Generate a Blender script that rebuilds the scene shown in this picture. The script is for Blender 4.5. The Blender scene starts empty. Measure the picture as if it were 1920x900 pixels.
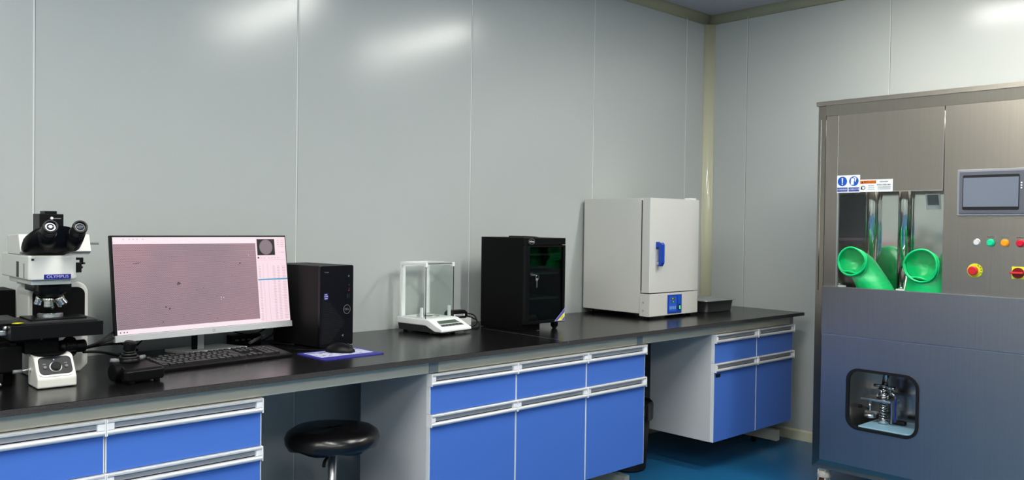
import bpy, math, random
from mathutils import Matrix, Vector, geometry
random.seed(7)
C = bpy.context.scene.collection
PI = math.pi

# ------------------------------------------------------------------ camera
cam = bpy.data.cameras.new('camera'); camo = bpy.data.objects.new('camera', cam); C.objects.link(camo)
F = 1586.5
cam.sensor_width = 36.0; cam.lens = 36.0 * F / 1920.0; cam.clip_start = 0.05
CA, CB, CC = 0.75358474, -0.01711026, 0.01378672
fwd = Vector((math.sin(CA)*math.cos(CB), math.cos(CA)*math.cos(CB), math.sin(CB)))
r0 = Vector((math.cos(CA), -math.sin(CA), 0)); u0 = r0.cross(fwd)
rt = math.cos(CC)*r0 + math.sin(CC)*u0; up = -math.sin(CC)*r0 + math.cos(CC)*u0
m = Matrix((rt, up, -fwd)).transposed().to_4x4(); m.translation = Vector((0, -3.074, 1.218))
camo.matrix_world = m
bpy.context.scene.camera = camo

# ------------------------------------------------------------------ view, world
sc = bpy.context.scene
sc.view_settings.view_transform = 'Standard'; sc.view_settings.look = 'None'
sc.view_settings.gamma = 1.0; sc.view_settings.use_curve_mapping = False
sc.view_settings.exposure = 0.0
w = bpy.data.worlds.new('world'); sc.world = w; w.use_nodes = True
w.node_tree.nodes['Background'].inputs[0].default_value = (0.55, 0.55, 0.55, 1)
w.node_tree.nodes['Background'].inputs[1].default_value = 0.15
LAMP_E = 80.0
LAMP_COL = (1.0, 0.985, 0.91)

# ------------------------------------------------------------------ materials
def lin(c):
    return tuple(((v/255)/12.92 if v/255 <= 0.04045 else ((v/255+0.055)/1.055)**2.4) for v in c) + (1,)
M = {}
def mat(name, col, rough=0.5, metal=0.0, emit=0.0, trans=0.0, spec=0.5, bump=None, coat=0.0, ior=1.45, ecol=None, aniso=None):
    mt = bpy.data.materials.new(name); mt.use_nodes = True
    nt = mt.node_tree; b = nt.nodes['Principled BSDF']
    b.inputs['Base Color'].default_value = lin(col)
    b.inputs['Roughness'].default_value = rough; b.inputs['Metallic'].default_value = metal
    b.inputs['IOR'].default_value = ior
    b.inputs['Specular IOR Level'].default_value = spec
    b.inputs['Transmission Weight'].default_value = trans
    b.inputs['Coat Weight'].default_value = coat
    if emit:
        b.inputs['Emission Color'].default_value = lin(ecol or col); b.inputs['Emission Strength'].default_value = emit
    if bump:                                   # (scale xyz, strength, colour variation)
        tc = nt.nodes.new('ShaderNodeTexCoord'); mp = nt.nodes.new('ShaderNodeMapping'); mp.inputs['Scale'].default_value = bump[0]
        nz = nt.nodes.new('ShaderNodeTexNoise'); nz.inputs['Scale'].default_value = 1.0; nz.inputs['Detail'].default_value = 3
        nt.links.new(tc.outputs['Object'], mp.inputs[0]); nt.links.new(mp.outputs[0], nz.inputs['Vector'])
        if bump[1]:
            bp = nt.nodes.new('ShaderNodeBump'); bp.inputs['Strength'].default_value = bump[1]; bp.inputs['Distance'].default_value = bump[3] if len(bump) > 3 else 0.002
            nt.links.new(nz.outputs[0], bp.inputs['Height']); nt.links.new(bp.outputs[0], b.inputs['Normal'])
        if bump[2]:
            mx = nt.nodes.new('ShaderNodeMix'); mx.data_type = 'RGBA'
            c2 = tuple(min(255, v*(1+bump[2])) for v in col); c1 = tuple(v*(1-bump[2]) for v in col)
            mx.inputs['A'].default_value = lin(c1); mx.inputs['B'].default_value = lin(c2)
            nt.links.new(nz.outputs[0], mx.inputs['Factor']); nt.links.new(mx.outputs['Result'], b.inputs['Base Color'])
    M[name] = mt
    return mt

mat('wall_panel', (178, 183, 182), 0.20, spec=0.45, bump=((0.9, 0.9, 0.5), 0.4, 0.0, 0.012))
mat('wall_seam', (205, 210, 208), 0.5)
mat('seam_dark', (60, 64, 66), 0.6)
mat('ceiling_panel', (168, 172, 184), 0.4)
mat('cove_cream', (192, 192, 168), 0.14)
mat('floor_epoxy', (28, 90, 134), 0.22, bump=((1.5, 1.5, 1.5), 0.02, 0.10))
mat('lamp_diffuser', (255, 255, 255), 0.5)
_d = M['lamp_diffuser'].node_tree.nodes['Principled BSDF']
_d.inputs['Emission Color'].default_value = (*LAMP_COL, 1); _d.inputs['Emission Strength'].default_value = LAMP_E
mat('chamber_lamp', (235, 240, 245), 0.5, emit=10.0)
mat('white_metal', (215, 217, 217), 0.4)
mat('worktop_black', (15, 15, 16), 0.23, spec=0.42)
mat('worktop_edge', (44, 42, 42), 0.8, bump=((160, 60, 260), 0.7, 0.55, 0.002))
mat('steel_paint', (200, 196, 178), 0.42, spec=0.3)
mat('steel_paint_dark', (140, 148, 150), 0.4)
mat('carcass', (196, 198, 200), 0.45)
mat('blue_front', (70, 112, 196), 0.42, spec=0.4)
mat('edge_band', (222, 226, 228), 0.45)
mat('alu', (214, 216, 218), 0.33, metal=0.35)
mat('alu_recess', (168, 172, 178), 0.45, metal=0.2)
mat('slit_dark', (14, 20, 60), 0.6)
mat('cap_white', (236, 236, 238), 0.4)
mat('black_plastic', (7, 7, 9), 0.4, spec=0.25)
mat('stand_silver', (188, 190, 188), 0.35)
mat('black_gloss', (10, 10, 12), 0.16)
mat('black_matte', (6, 6, 7), 0.6, spec=0.15)
mat('dark_grey', (34, 35, 37), 0.5)
mat('mid_grey', (112, 114, 118), 0.5)
mat('scope_white', (214, 214, 208), 0.38)
mat('scope_rim', (240, 242, 242), 0.3)
mat('badge_blue', (24, 24, 120), 0.4)
mat('print_white', (235, 238, 245), 0.5)
mat('print_lilac', (190, 190, 240), 0.5)
mat('print_black', (12, 12, 12), 0.6)
mat('chrome', (205, 207, 208), 0.12, metal=1.0)
mat('chrome_soft', (222, 223, 224), 0.3, metal=1.0)
mat('lens_glass', (70, 74, 86), 0.08, spec=0.7, metal=0.3)
mat('brass', (200, 190, 130), 0.25, metal=1.0)
mat('glass', (246, 252, 250), 0.01, trans=1.0, ior=1.45)
mat('dark_glass', (6, 16, 13), 0.05, spec=0.6, trans=0.0)
def thinglass(name, tint, refl=0.10):
    mt = bpy.data.materials.new(name); mt.use_nodes = True; nt = mt.node_tree; nt.nodes.clear()
    o = nt.nodes.new('ShaderNodeOutputMaterial'); t = nt.nodes.new('ShaderNodeBsdfTransparent'); g = nt.nodes.new('ShaderNodeBsdfGlossy')
    t.inputs[0].default_value = lin(tint); g.inputs['Roughness'].default_value = 0.02; g.inputs[0].default_value = (1, 1, 1, 1)
    lw = nt.nodes.new('ShaderNodeLayerWeight'); lw.inputs[0].default_value = 0.5
    pw = nt.nodes.new('ShaderNodeMath'); pw.operation = 'POWER'; pw.inputs[1].default_value = 4.0; nt.links.new(lw.outputs['Facing'], pw.inputs[0])
    fr = nt.nodes.new('ShaderNodeMath'); fr.operation = 'MULTIPLY_ADD'; fr.inputs[1].default_value = 0.35; fr.inputs[2].default_value = refl*0.25; nt.links.new(pw.outputs[0], fr.inputs[0])
    mx = nt.nodes.new('ShaderNodeMixShader'); nt.links.new(fr.outputs[0], mx.inputs[0]); nt.links.new(t.outputs[0], mx.inputs[1]); nt.links.new(g.outputs[0], mx.inputs[2])
    nt.links.new(mx.outputs[0], o.inputs[0]); M[name] = mt
thinglass('clear_pane', (252, 254, 253)); thinglass('tinted_pane', (166, 182, 174))
mat('oven_grey', (203, 203, 198), 0.42)
mat('oven_white', (226, 228, 224), 0.4)
mat('oven_blue', (22, 66, 170), 0.35)
mat('panel_blue', (50, 92, 205), 0.4)
mat('panel_light', (110, 160, 215), 0.4)
mat('lcd_dark', (60, 84, 60), 0.3)
mat('led_green', (90, 240, 160), 0.4, emit=0.6)
mat('pad_blue', (46, 44, 138), 0.55)
mat('pad_white', (196, 198, 220), 0.55)
mat('yellow', (236, 236, 40), 0.5)
mat('sticker_yellow', (240, 240, 90), 0.5)
mat('purple', (86, 76, 168), 0.5)
mat('tower_front', (7, 7, 15), 0.3, spec=0.35)
mat('tower_side', (8, 8, 9), 0.5, spec=0.3)
mat('tower_mesh', (26, 27, 30), 0.5)
mat('leather_black', (10, 9, 10), 0.26, spec=0.6, bump=((30, 30, 60), 0.12, 0.0, 0.004))
mat('tray_steel', (205, 206, 208), 0.36, metal=1.0)
mat('inox', (176, 168, 157), 0.30, metal=1.0, bump=((160, 160, 2), 0.06, 0.03, 0.0006))
mat('inox_frame', (160, 153, 143), 0.33, metal=1.0, bump=((160, 160, 2), 0.06, 0.03, 0.0006))
mat('inox_low', (162, 160, 162), 0.34, metal=1.0, bump=((160, 160, 2), 0.06, 0.03, 0.0006))
mat('inox_mirror', (228, 225, 220), 0.09, metal=1.0)
mat('compartment_steel', (190, 190, 192), 0.18, metal=1.0)
mat('inox_edge', (225, 225, 222), 0.25, metal=1.0)
mat('reflection_dark', (58, 58, 64), 0.1)
mat('rubber_black', (9, 9, 10), 0.5)
mat('glove_green', (10, 196, 112), 0.34, bump=((25, 25, 25), 0.25, 0.06, 0.01))
mat('hmi_grey', (140, 142, 148), 0.45)
mat('hmi_dark', (96, 98, 108), 0.4)
mat('hmi_glass', (120, 126, 140), 0.15)
mat('red', (206, 38, 44), 0.35)
mat('dark_red', (120, 12, 22), 0.3)
mat('orange', (240, 150, 20), 0.35, emit=0.25)
mat('green_btn', (0, 200, 140), 0.35, emit=0.2)
mat('red_btn', (205, 20, 50), 0.3, emit=0.1)
mat('white_btn', (225, 222, 218), 0.4)
mat('sign_blue', (14, 84, 190), 0.5)
mat('sign_blue_dark', (36, 66, 156), 0.5)
mat('sign_orange', (236, 120, 40), 0.5)
mat('sign_white', (240, 242, 242), 0.5)
mat('label_clear', (150, 152, 142), 0.5)
mat('tag_blue', (20, 48, 150), 0.5)
mat('pale_blue', (150, 196, 220), 0.35)
mat('caster_cream', (222, 212, 196), 0.4)
mat('caster_brown', (60, 34, 16), 0.5)
mat('bin_black', (12, 12, 13), 0.55)
mat('pump_green', (40, 66, 52), 0.5)
mat('key_black', (24, 24, 26), 0.42)
mat('key_print', (104, 106, 108), 0.6)
# screen
def screenmat(name, col, e=1.0):
    mt = bpy.data.materials.new(name); mt.use_nodes = True; nt = mt.node_tree; b = nt.nodes['Principled BSDF']
    b.inputs['Base Color'].default_value = (0.01, 0.01, 0.01, 1); b.inputs['Roughness'].default_value = 0.35
    b.inputs['Emission Color'].default_value = lin(col); b.inputs['Emission Strength'].default_value = e
    M[name] = mt; return mt
screenmat('scr_white', (250, 232, 240), 1.0); screenmat('scr_pink', (248, 222, 232), 1.0); screenmat('scr_black', (10, 8, 12), 1.0)
screenmat('scr_disc', (134, 116, 124)); screenmat('scr_blue', (84, 160, 196)); screenmat('scr_text', (214, 178, 190)); screenmat('scr_speck', (30, 20, 26)); screenmat('scr_spot', (84, 66, 74))
im = screenmat('scr_image', (150, 122, 130))
nt = im.node_tree; b = nt.nodes['Principled BSDF']
tc = nt.nodes.new('ShaderNodeTexCoord'); mp = nt.nodes.new('ShaderNodeMapping'); mp.inputs['Rotation'].default_value = (PI/2, 0, 0)
nt.links.new(tc.outputs['Object'], mp.inputs[0])
br = nt.nodes.new('ShaderNodeTexBrick'); br.inputs['Scale'].default_value = 1.0; br.inputs['Brick Width'].default_value = 0.0072; br.inputs['Row Height'].default_value = 0.0036
br.inputs['Mortar Size'].default_value = 0.0007; br.inputs['Mortar Smooth'].default_value = 0.4
br.inputs['Color1'].default_value = lin((142, 114, 122)); br.inputs['Color2'].default_value = lin((134, 108, 116)); br.inputs['Mortar'].default_value = lin((196, 170, 178))
nt.links.new(mp.outputs[0], br.inputs['Vector'])
n1 = nt.nodes.new('ShaderNodeTexNoise'); n1.inputs['Scale'].default_value = 3.2; nt.links.new(tc.outputs['Object'], n1.inputs['Vector'])
cr = nt.nodes.new('ShaderNodeValToRGB'); cr.color_ramp.elements[0].position = 0.35; cr.color_ramp.elements[0].color = lin((222, 226, 232)); cr.color_ramp.elements[1].position = 0.65; cr.color_ramp.elements[1].color = lin((255, 240, 244))
nt.links.new(n1.outputs[0], cr.inputs[0])
mu = nt.nodes.new('ShaderNodeMix'); mu.data_type = 'RGBA'; mu.blend_type = 'MULTIPLY'; mu.inputs['Factor'].default_value = 1.0
nt.links.new(br.outputs[0], mu.inputs['A']); nt.links.new(cr.outputs[0], mu.inputs['B']); nt.links.new(mu.outputs['Result'], b.inputs['Emission Color'])

# ------------------------------------------------------------------ mesh builder
class MB:
    def __init__(s, off=(0, 0, 0), M4=None):
        s.v = []; s.f = []; s.fm = []; s.sm = []; s.mats = []; s.T = M4 if M4 else Matrix.Translation(-Vector(off))
    def _m(s, name):
        if name not in s.mats: s.mats.append(name)
        return s.mats.index(name)
    def add(s, vs, fs, mt, smooth=False, X=None):
        n = len(s.v); T = s.T @ X if X else s.T
        s.v += [T @ Vector(p) for p in vs]
        k = s._m(mt)
        for f in fs: s.f.append([n+i for i in f]); s.fm.append(k); s.sm.append(smooth)
        return s
    def box(s, x0, x1, y0, y1, z0, z1, mt, bev=0.0, X=None):
        if x0 > x1: x0, x1 = x1, x0
        if y0 > y1: y0, y1 = y1, y0
        if z0 > z1: z0, z1 = z1, z0
        if bev <= 0:
            vs = [(x0,y0,z0),(x1,y0,z0),(x1,y1,z0),(x0,y1,z0),(x0,y0,z1),(x1,y0,z1),(x1,y1,z1),(x0,y1,z1)]
            fs = [(0,3,2,1),(4,5,6,7),(0,1,5,4),(1,2,6,5),(2,3,7,6),(3,0,4,7)]
            return s.add(vs, fs, mt, X=X)
        b = min(bev, (x1-x0)*0.49, (y1-y0)*0.49, (z1-z0)*0.49)
        import bmesh
        bm = bmesh.new(); bmesh.ops.create_cube(bm, size=1.0)
        for v in bm.verts: v.co = Vector(((x0+x1)/2+v.co.x*(x1-x0), (y0+y1)/2+v.co.y*(y1-y0), (z0+z1)/2+v.co.z*(z1-z0)))
        bmesh.ops.bevel(bm, geom=list(bm.edges), offset=b, segments=2, profile=0.7, affect='EDGES')
        bm.verts.ensure_lookup_table()
        vs = [tuple(v.co) for v in bm.verts]; fs = [[v.index for v in f.verts] for f in bm.faces]; bm.free()
        return s.add(vs, fs, mt, X=X)
    def prism(s, pts, a0, a1, axis, mt, X=None, smooth=False):
        """pts: 2-D outline; axis x: pts=(y,z); y: pts=(x,z); z: pts=(x,y)"""
        def P(p, a): return {'x': (a, p[0], p[1]), 'y': (p[0], a, p[1]), 'z': (p[0], p[1], a)}[axis]
        n = len(pts); area = sum(pts[i][0]*pts[(i+1) % n][1]-pts[(i+1) % n][0]*pts[i][1] for i in range(n))
        if area < 0: pts = pts[::-1]
        if a0 > a1: a0, a1 = a1, a0
        vs = [P(p, a0) for p in pts] + [P(p, a1) for p in pts]
        flip = axis == 'y'
        fs = [list(range(n))[::-1], list(range(n, 2*n))]
        sd = [(i, (i+1) % n, n+(i+1) % n, n+i) for i in range(n)]
        if flip: fs = [f[::-1] for f in fs]; sd = [f[::-1] for f in sd]
        s.add(vs, fs, mt, X=X); 
        n0 = len(s.v)-len(vs); k = s._m(mt)
        for f in sd: s.f.append([n0+i for i in f]); s.fm.append(k); s.sm.append(smooth)
        return s
    def loft(s, rings, mt, cap0=True, cap1=True, smooth=True, X=None):
        n = len(rings[0]); vs = [p for r in rings for p in r]; fs = []
        for k in range(len(rings)-1):
            for i in range(n):
                j = (i+1) % n; fs.append((k*n+i, k*n+j, (k+1)*n+j, (k+1)*n+i))
        s.add(vs, fs, mt, smooth, X)
        n0 = len(s.v)-len(vs); kk = s._m(mt)
        if cap0: s.f.append([n0+i for i in range(n)][::-1]); s.fm.append(kk); s.sm.append(False)
        if cap1: s.f.append([n0+(len(rings)-1)*n+i for i in range(n)]); s.fm.append(kk); s.sm.append(False)
        return s
    def cyl(s, p0, p1, r0, mt, r1=None, seg=24, caps=True, X=None):
        return s.lathe(p0, p1, [(0, r0), (1, r0 if r1 is None else r1)], mt, seg, caps, X)
    def lathe(s, p0, p1, prof, mt, seg=24, caps=True, X=None, sharp=True):
        """prof: (t along p0-p1, radius)"""
        p0 = Vector(p0); p1 = Vector(p1); d = (p1-p0).normalized()
        a = d.orthogonal().normalized(); bb = d.cross(a)
        rings = []
        for t, r in prof:
            c = p0.lerp(p1, t); rings.append([tuple(c+(a*math.cos(2*PI*i/seg)+bb*math.sin(2*PI*i/seg))*r) for i in range(seg)])
        if sharp:
            for k in range(len(rings)-1): s.loft([rings[k], rings[k+1]], mt, cap0=(caps and k == 0), cap1=(caps and k == len(rings)-2), X=X)
            return s
        return s.loft(rings, mt, caps, caps, X=X)
    def tube(s, path, r, mt, seg=10, X=None):
        P = [Vector(p) for p in path]; rings = []; a = None
        for i, p in enumerate(P):
            d = (P[min(i+1, len(P)-1)]-P[max(i-1, 0)]).normalized()
            if a is None: a = d.orthogonal().normalized()
            a = (a - d*a.dot(d)).normalized(); bb = d.cross(a)
            rings.append([tuple(p+(a*math.cos(2*PI*k/seg)+bb*math.sin(2*PI*k/seg))*r) for k in range(seg)])
        return s.loft(rings, mt, X=X)
    def torus(s, c, axis, R, r, mt, seg=32, sub=10, a=None, wob=None, X=None):
        c = Vector(c); d = Vector(axis).normalized(); a = a or d.orthogonal().normalized(); bb = d.cross(a); vs = []; fs = []
        for i in range(seg):
            t = 2*PI*i/seg; e = a*math.cos(t)+bb*math.sin(t); o = wob(t) if wob else 0
            for k in range(sub):
                q = 2*PI*k/sub; vs.append(tuple(c+e*(R+o+r*math.cos(q))+d*(r*math.sin(q)+(o if wob else 0))))
        for i in range(seg):
            for k in range(sub):
                i2 = (i+1) % seg; k2 = (k+1) % sub; fs.append((i*sub+k, i2*sub+k, i2*sub+k2, i*sub+k2))
        return s.add(vs, fs, mt, True, X)
    def poly(s, pts, mt, X=None): return s.add(pts, [list(range(len(pts)))], mt, X=X)
    def build(s, name, parent=None, loc=None, rotz=0, bevel=0):
        me = bpy.data.meshes.new(name); me.from_pydata([tuple(v) for v in s.v], [], s.f)
        for n in s.mats: me.materials.append(M[n])
        me.polygons.foreach_set('material_index', s.fm); me.polygons.foreach_set('use_smooth', s.sm); me.update()
        o = bpy.data.objects.new(name, me); C.objects.link(o)
        if parent: o.parent = parent
        if loc: o.location = loc
        o.rotation_euler.z = rotz
        if bevel:
            bv = o.modifiers.new('bevel', 'BEVEL'); bv.width = bevel; bv.segments = 2; bv.limit_method = 'ANGLE'
        return o

def rrect(cx, cy, w_, h_, r, n=6):
    pts = []
    for (sx, sy, a0) in ((1, 1, 0), (-1, 1, 90), (-1, -1, 180), (1, -1, 270)):
        for k in range(n+1):
            a = math.radians(a0+90*k/n); pts.append((cx+sx*(w_/2-r)+r*math.cos(a), cy+sy*(h_/2-r)+r*math.sin(a)))
    return pts
def plate_hole(mb, outer, inner, d0, d1, axis, mt):
    """flat plate with an opening; outlines 2-D as in prism"""
    def P(p, a): return {'x': (a, p[0], p[1]), 'y': (p[0], a, p[1])}[axis]
    tri = geometry.tessellate_polygon([[Vector((*p, 0)) for p in outer], [Vector((*p, 0)) for p in inner]])
    al = outer+inner; n = len(al)
    for d in (d0, d1): mb.add([P(p, d) for p in al], [list(t) for t in tri], mt)
    for lp in (outer, inner):
        k = len(lp); mb.add([P(p, d0) for p in lp]+[P(p, d1) for p in lp], [(i, (i+1) % k, k+(i+1) % k, k+i) for i in range(k)], mt)
def ring2(mb, outer, inner, d0, d1, axis, mt):
    def P(p, a): return {'x': (a, p[0], p[1]), 'y': (p[0], a, p[1]), 'z': (p[0], p[1], a)}[axis]
    n = len(outer); vs = [P(p, d0) for p in outer]+[P(p, d0) for p in inner]+[P(p, d1) for p in outer]+[P(p, d1) for p in inner]; fs = []
    for i in range(n):
        j = (i+1) % n; fs += [(i, j, n+j, n+i), (2*n+i, 3*n+i, 3*n+j, 2*n+j), (i, 2*n+i, 2*n+j, j), (n+i, n+j, 3*n+j, 3*n+i)]
    mb.add(vs, fs, mt)

# text as flat mesh
def text_geo(s, size, depth=0.0002, sx=1.0):
    cu = bpy.data.curves.new('lettering', 'FONT'); cu.body = s; cu.size = size; cu.align_x = 'CENTER'; cu.align_y = 'CENTER'; cu.extrude = depth; cu.resolution_u = 3
    o = bpy.data.objects.new('lettering', cu); C.objects.link(o)
    dg = bpy.context.evaluated_depsgraph_get(); me = bpy.data.meshes.new_from_object(o.evaluated_get(dg))
    vs = [(v.co.x*sx, v.co.y, v.co.z) for v in me.vertices]; fs = [list(p.vertices) for p in me.polygons]
    bpy.data.objects.remove(o); bpy.data.curves.remove(cu); bpy.data.meshes.remove(me)
    return vs, fs
def frame_front(x, y, z):   # text facing -Y
    return Matrix(((1, 0, 0, x), (0, 0, -1, y), (0, 1, 0, z), (0, 0, 0, 1)))
def frame_left(x, y, z):    # text facing -X
    return Matrix(((0, 0, -1, x), (-1, 0, 0, y), (0, 1, 0, z), (0, 0, 0, 1)))
def text(mb, s, size, mt, X, sx=1.0, depth=0.0002):
    vs, fs = text_geo(s, size, depth, sx); mb.add(vs, fs, mt, X=X)

def thing(name, label, cat, loc=(0, 0, 0), rotz=0, group=None):
    o = bpy.data.objects.new(name, None); C.objects.link(o); o.location = loc; o.rotation_euler.z = rotz; o.empty_display_size = 0.05
    o['label'] = label; o['category'] = cat
    if group: o['group'] = group
    return o
def tag(o, label, cat, group=None):
    o['label'] = label; o['category'] = cat
    if group: o['group'] = group
    return o
def struct(o): o['kind'] = 'structure'; return o

# ================================================================== SETTING
XR, YB, XL, ZC = 4.565, -6.0, -2.6, 2.544
struct(MB().box(XL-0.1, XR+0.1, YB-0.1, 0.1, -0.1, 0, 'floor_epoxy').build('floor'))
struct(MB().box(XL-0.1, XR+0.1, YB-0.1, 0.1, ZC, ZC+0.1, 'ceiling_panel').build('ceiling'))
wb = MB().box(XL, XR, 0, 0.1, 0, ZC, 'wall_panel')
for x in (-0.15, 0.747, 1.693, 2.606, 3.481, 4.332):
    wb.box(x-0.003, x+0.003, -0.0012, 0.001, 0, ZC, 'wall_seam').box(x+0.003, x+0.0045, -0.0008, 0.001, 0, ZC, 'seam_dark')
struct(wb.build('wall_back'))
wr = MB().box(XR, XR+0.1, YB, 0.1, 0, ZC, 'wall_panel')
for y in (-0.277, -1.138, -2.03, -2.9, -3.8, -4.7): wr.box(XR-0.0012, XR+0.001, y-0.002, y+0.002, 0, ZC, 'wall_seam').box(XR-0.0008, XR+0.001, y-0.0035, y-0.002, 0, ZC, 'seam_dark')
struct(wr.build('wall_right'))
struct(MB().box(XL-0.1, XL, YB, 0.1, 0, ZC, 'wall_panel').build('wall_left'))
struct(MB().box(XL-0.1, XR+0.1, YB-0.1, YB, 0, ZC, 'wall_panel').build('wall_front'))
R_ = 0.05
def cove(n=8): return [(-R_+R_*math.cos(a), -R_+R_*math.sin(a)) for a in [PI/2*(1-k/n) for k in range(n+1)]]
cv = cove()
# vertical corner cove
pts = [(XR, 0)]+[(XR+a, b_) for a, b_ in cv]
struct(MB().prism(pts, 0.0, ZC-0.045, 'z', 'cove_cream', smooth=True).build('trim_1'))
pts = [(0, ZC)]+[(b_, ZC+a) for a, b_ in cv]
struct(MB().prism(pts, XL, XR, 'x', 'cove_cream', smooth=True).build('trim_2'))
pts = [(XR, ZC)]+[(XR+a, ZC+b_) for a, b_ in cv]
struct(MB().prism(pts, YB, 0, 'y', 'cove_cream', smooth=True).build('trim_3'))
struct(MB().prism([(0, 0), (-0.012, 0), (-0.010, 0.05), (0, 0.06)], XL, XR-0.05, 'x', 'cove_cream').build('baseboard_back'))
struct(MB().prism([(XR, 0), (XR-0.012, 0), (XR-0.010, 0.05), (XR, 0.06)], YB, -0.05, 'y', 'cove_cream').build('baseboard_right'))

# ceiling lamps: 1.2 m linear fixtures running from the camera side to the back wall
lamp0 = None
for y, xs in ((-1.85, (3.62, 2.47, 0.75, -0.6, -1.9)), (-4.3, (0.95, -0.25, -1.45))):  # leftmost lamp of the first row is added to brighten the unseen left wall
    for x in xs:
        lb = 'long white linear ceiling lamp between the front and the back wall'
        t = thing('ceiling_lamp', lb, 'lamp', (x, y, ZC), 0, 'linear lamps on the ceiling')
        if lamp0 is None:
            lamp0 = (MB().prism([(-0.08, 0), (0.08, 0), (0.065, -0.03), (-0.065, -0.03)], -0.62, 0.62, 'y', 'white_metal').build('housing'),
                     MB().box(-0.055, 0.055, -0.6, 0.6, -0.036, -0.0305, 'lamp_diffuser').build('diffuser'))
            for o in lamp0: o.parent = t
        else:
            for o in lamp0: c = o.copy(); C.objects.link(c); c.parent = t

# ================================================================== BENCH
D = 0.755
sl = MB().box(-0.6, 2.4985, -0.75, -0.001, D-0.0175, D, 'worktop_black')
sl.box(-0.6, 2.4985, -0.7515, -0.7499, D-0.0175, D-0.0012, 'worktop_edge')
sl.box(2.4985, 2.5014, -0.7505, -0.001, D-0.012, D-0.0002, 'mid_grey')
tag(sl.build('worktop'), 'long black worktop slab under the microscope, monitor and balance', 'worktop')
sl = MB().box(2.5015, 4.43, -0.75, -0.001, D-0.0175, D, 'worktop_black')
sl.box(2.5015, 4.43, -0.7515, -0.7499, D-0.0175, D-0.0012, 'worktop_edge').box(4.4299, 4.4312, -0.75, -0.001, D-0.0175, D-0.0012, 'worktop_edge')
tag(sl.build('worktop'), 'black worktop slab under the grey oven and steel tray, ending at the right wall', 'worktop')

fr = thing('bench_frame', 'grey painted steel bench frame carrying the black worktops', 'bench frame', (1.9, -0.4, 0))
off = (1.9, -0.4, 0)
Z0, Z1 = 0.6935, D-0.0175
for a, b_ in ((-0.6, 1.822), (1.862, 2.985), (3.025, 4.335)):
    MB(off).box(a, b_, -0.717, -0.68, Z0, Z1, 'steel_paint', 0.006).build('front_rail', fr)
    MB(off).box(a, b_, -0.08, -0.04, Z0, Z1, 'steel_paint', 0.004).build('rear_rail', fr)
for x in (1.842, 3.005, 4.352):
    MB(off).box(x-0.019, x+0.019, -0.7165, -0.03, Z0+0.001, Z1-0.001, 'steel_paint_dark', 0.002).build('cross_rail', fr)
for x in (0.3, 1.95, 3.005, 4.340):
    MB(off).box(x-0.018, x+0.018, -0.20, -0.14, 0.09, Z0, 'steel_paint', 0.003).build('upright', fr)
    f = MB(off).box(x-0.018, x+0.018, -0.655, -0.10, 0.03, 0.09, 'steel_paint', 0.004).build('foot', fr)
    for y in (-0.50, -0.14):
        MB(off).cyl((x, y, 0), (x, y, 0.03), 0.014, 'black_plastic').build('leveller', f)

def handle_and_front(par, off, x0, x1, ztop, zbot, kind):
    """one drawer or door front with its aluminium finger-pull"""
    g = 0.0012; yf = -0.72
    fm = MB(off); fm.box(x0+g, x1-g, yf, yf+0.018, zbot+0.001, ztop-0.044, 'edge_band')
    fm.box(x0+g+0.003, x1-g-0.003, yf-0.0006, yf, zbot+0.001, ztop-0.044, 'blue_front')
    fo = fm.build(kind, par)
    h = MB(off); a, b_ = x0+g, x1-g
    h.prism([(yf+0.016, ztop-0.001), (yf-0.008, ztop-0.001), (yf-0.012, ztop-0.004), (yf-0.012, ztop-0.0085), (yf-0.008, ztop-0.009), (yf+0.008, ztop-0.012), (yf+0.016, ztop-0.012)], a, b_, 'x', 'alu')
    h.prism([(yf+0.016, ztop-0.009), (yf+0.002, ztop-0.011), (yf-0.001, ztop-0.026), (yf+0.016, ztop-0.027)], a, b_, 'x', 'alu_recess')
    h.box(a, b_, yf+0.002, yf+0.016, ztop-0.031, ztop-0.0265, 'slit_dark')
    prof = [(yf+0.016, ztop-0.031), (yf-0.006, ztop-0.029)]+[(yf-0.006-0.0075*math.sin(t), ztop-0.0365+0.0075*math.cos(t)) for t in [PI*k/8 for k in range(9)]]+[(yf+0.016, ztop-0.044)]
    h.prism(prof, a, b_, 'x', 'alu', smooth=False)
    ho = h.build('finger_pull', fo)
    for s_ in (0, 1):
        xc = a+0.0105 if s_ == 0 else b_-0.0105
        c = MB(off).box(xc-0.0095, xc+0.0095, yf-0.010, yf+0.004, ztop-0.029, ztop-0.0095, 'cap_white', 0.002)
        xe = a if s_ == 0 else b_
        c.box(xe-(0.0007 if s_ == 0 else 0.0022), xe+(0.0022 if s_ == 0 else 0.0007), yf-0.0135, yf+0.0178, ztop-0.0445, ztop-0.0005, 'cap_white', 0.0008)
        c.build('end_cap', fo)
    return fo
def cabinet(cols, label, ybk, zt=0.6925, zm=0.548, zb=0.155):
    x0, x1 = cols[0], cols[-1]; off = ((x0+x1)/2, -0.5, zb)
    t = thing('base_cabinet', label, 'cabinet', off)
    c = MB(off); yf = -0.7015
    c.box(x0, x0+0.016, yf, ybk, zb, zt, 'carcass').box(x1-0.016, x1, yf, ybk, zb, zt, 'carcass')
    c.box(x0+0.016, x1-0.016, yf, ybk, zb, zb+0.016, 'carcass').box(x0+0.016, x1-0.016, yf, ybk, zt-0.016, zt, 'carcass').box(x0+0.016, x1-0.016, ybk-0.008, ybk, zb, zt, 'carcass')
    for x in cols[1:-1]: c.box(x-0.008, x+0.008, yf, ybk-0.008, zb+0.016, zt-0.016, 'carcass')
    c.build('carcass', t)
    for a, b_ in zip(cols[:-1], cols[1:]):
        handle_and_front(t, off, a, b_, zt, zm, 'drawer'); handle_and_front(t, off, a, b_, zm, zb, 'door')
    return t, off
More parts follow.
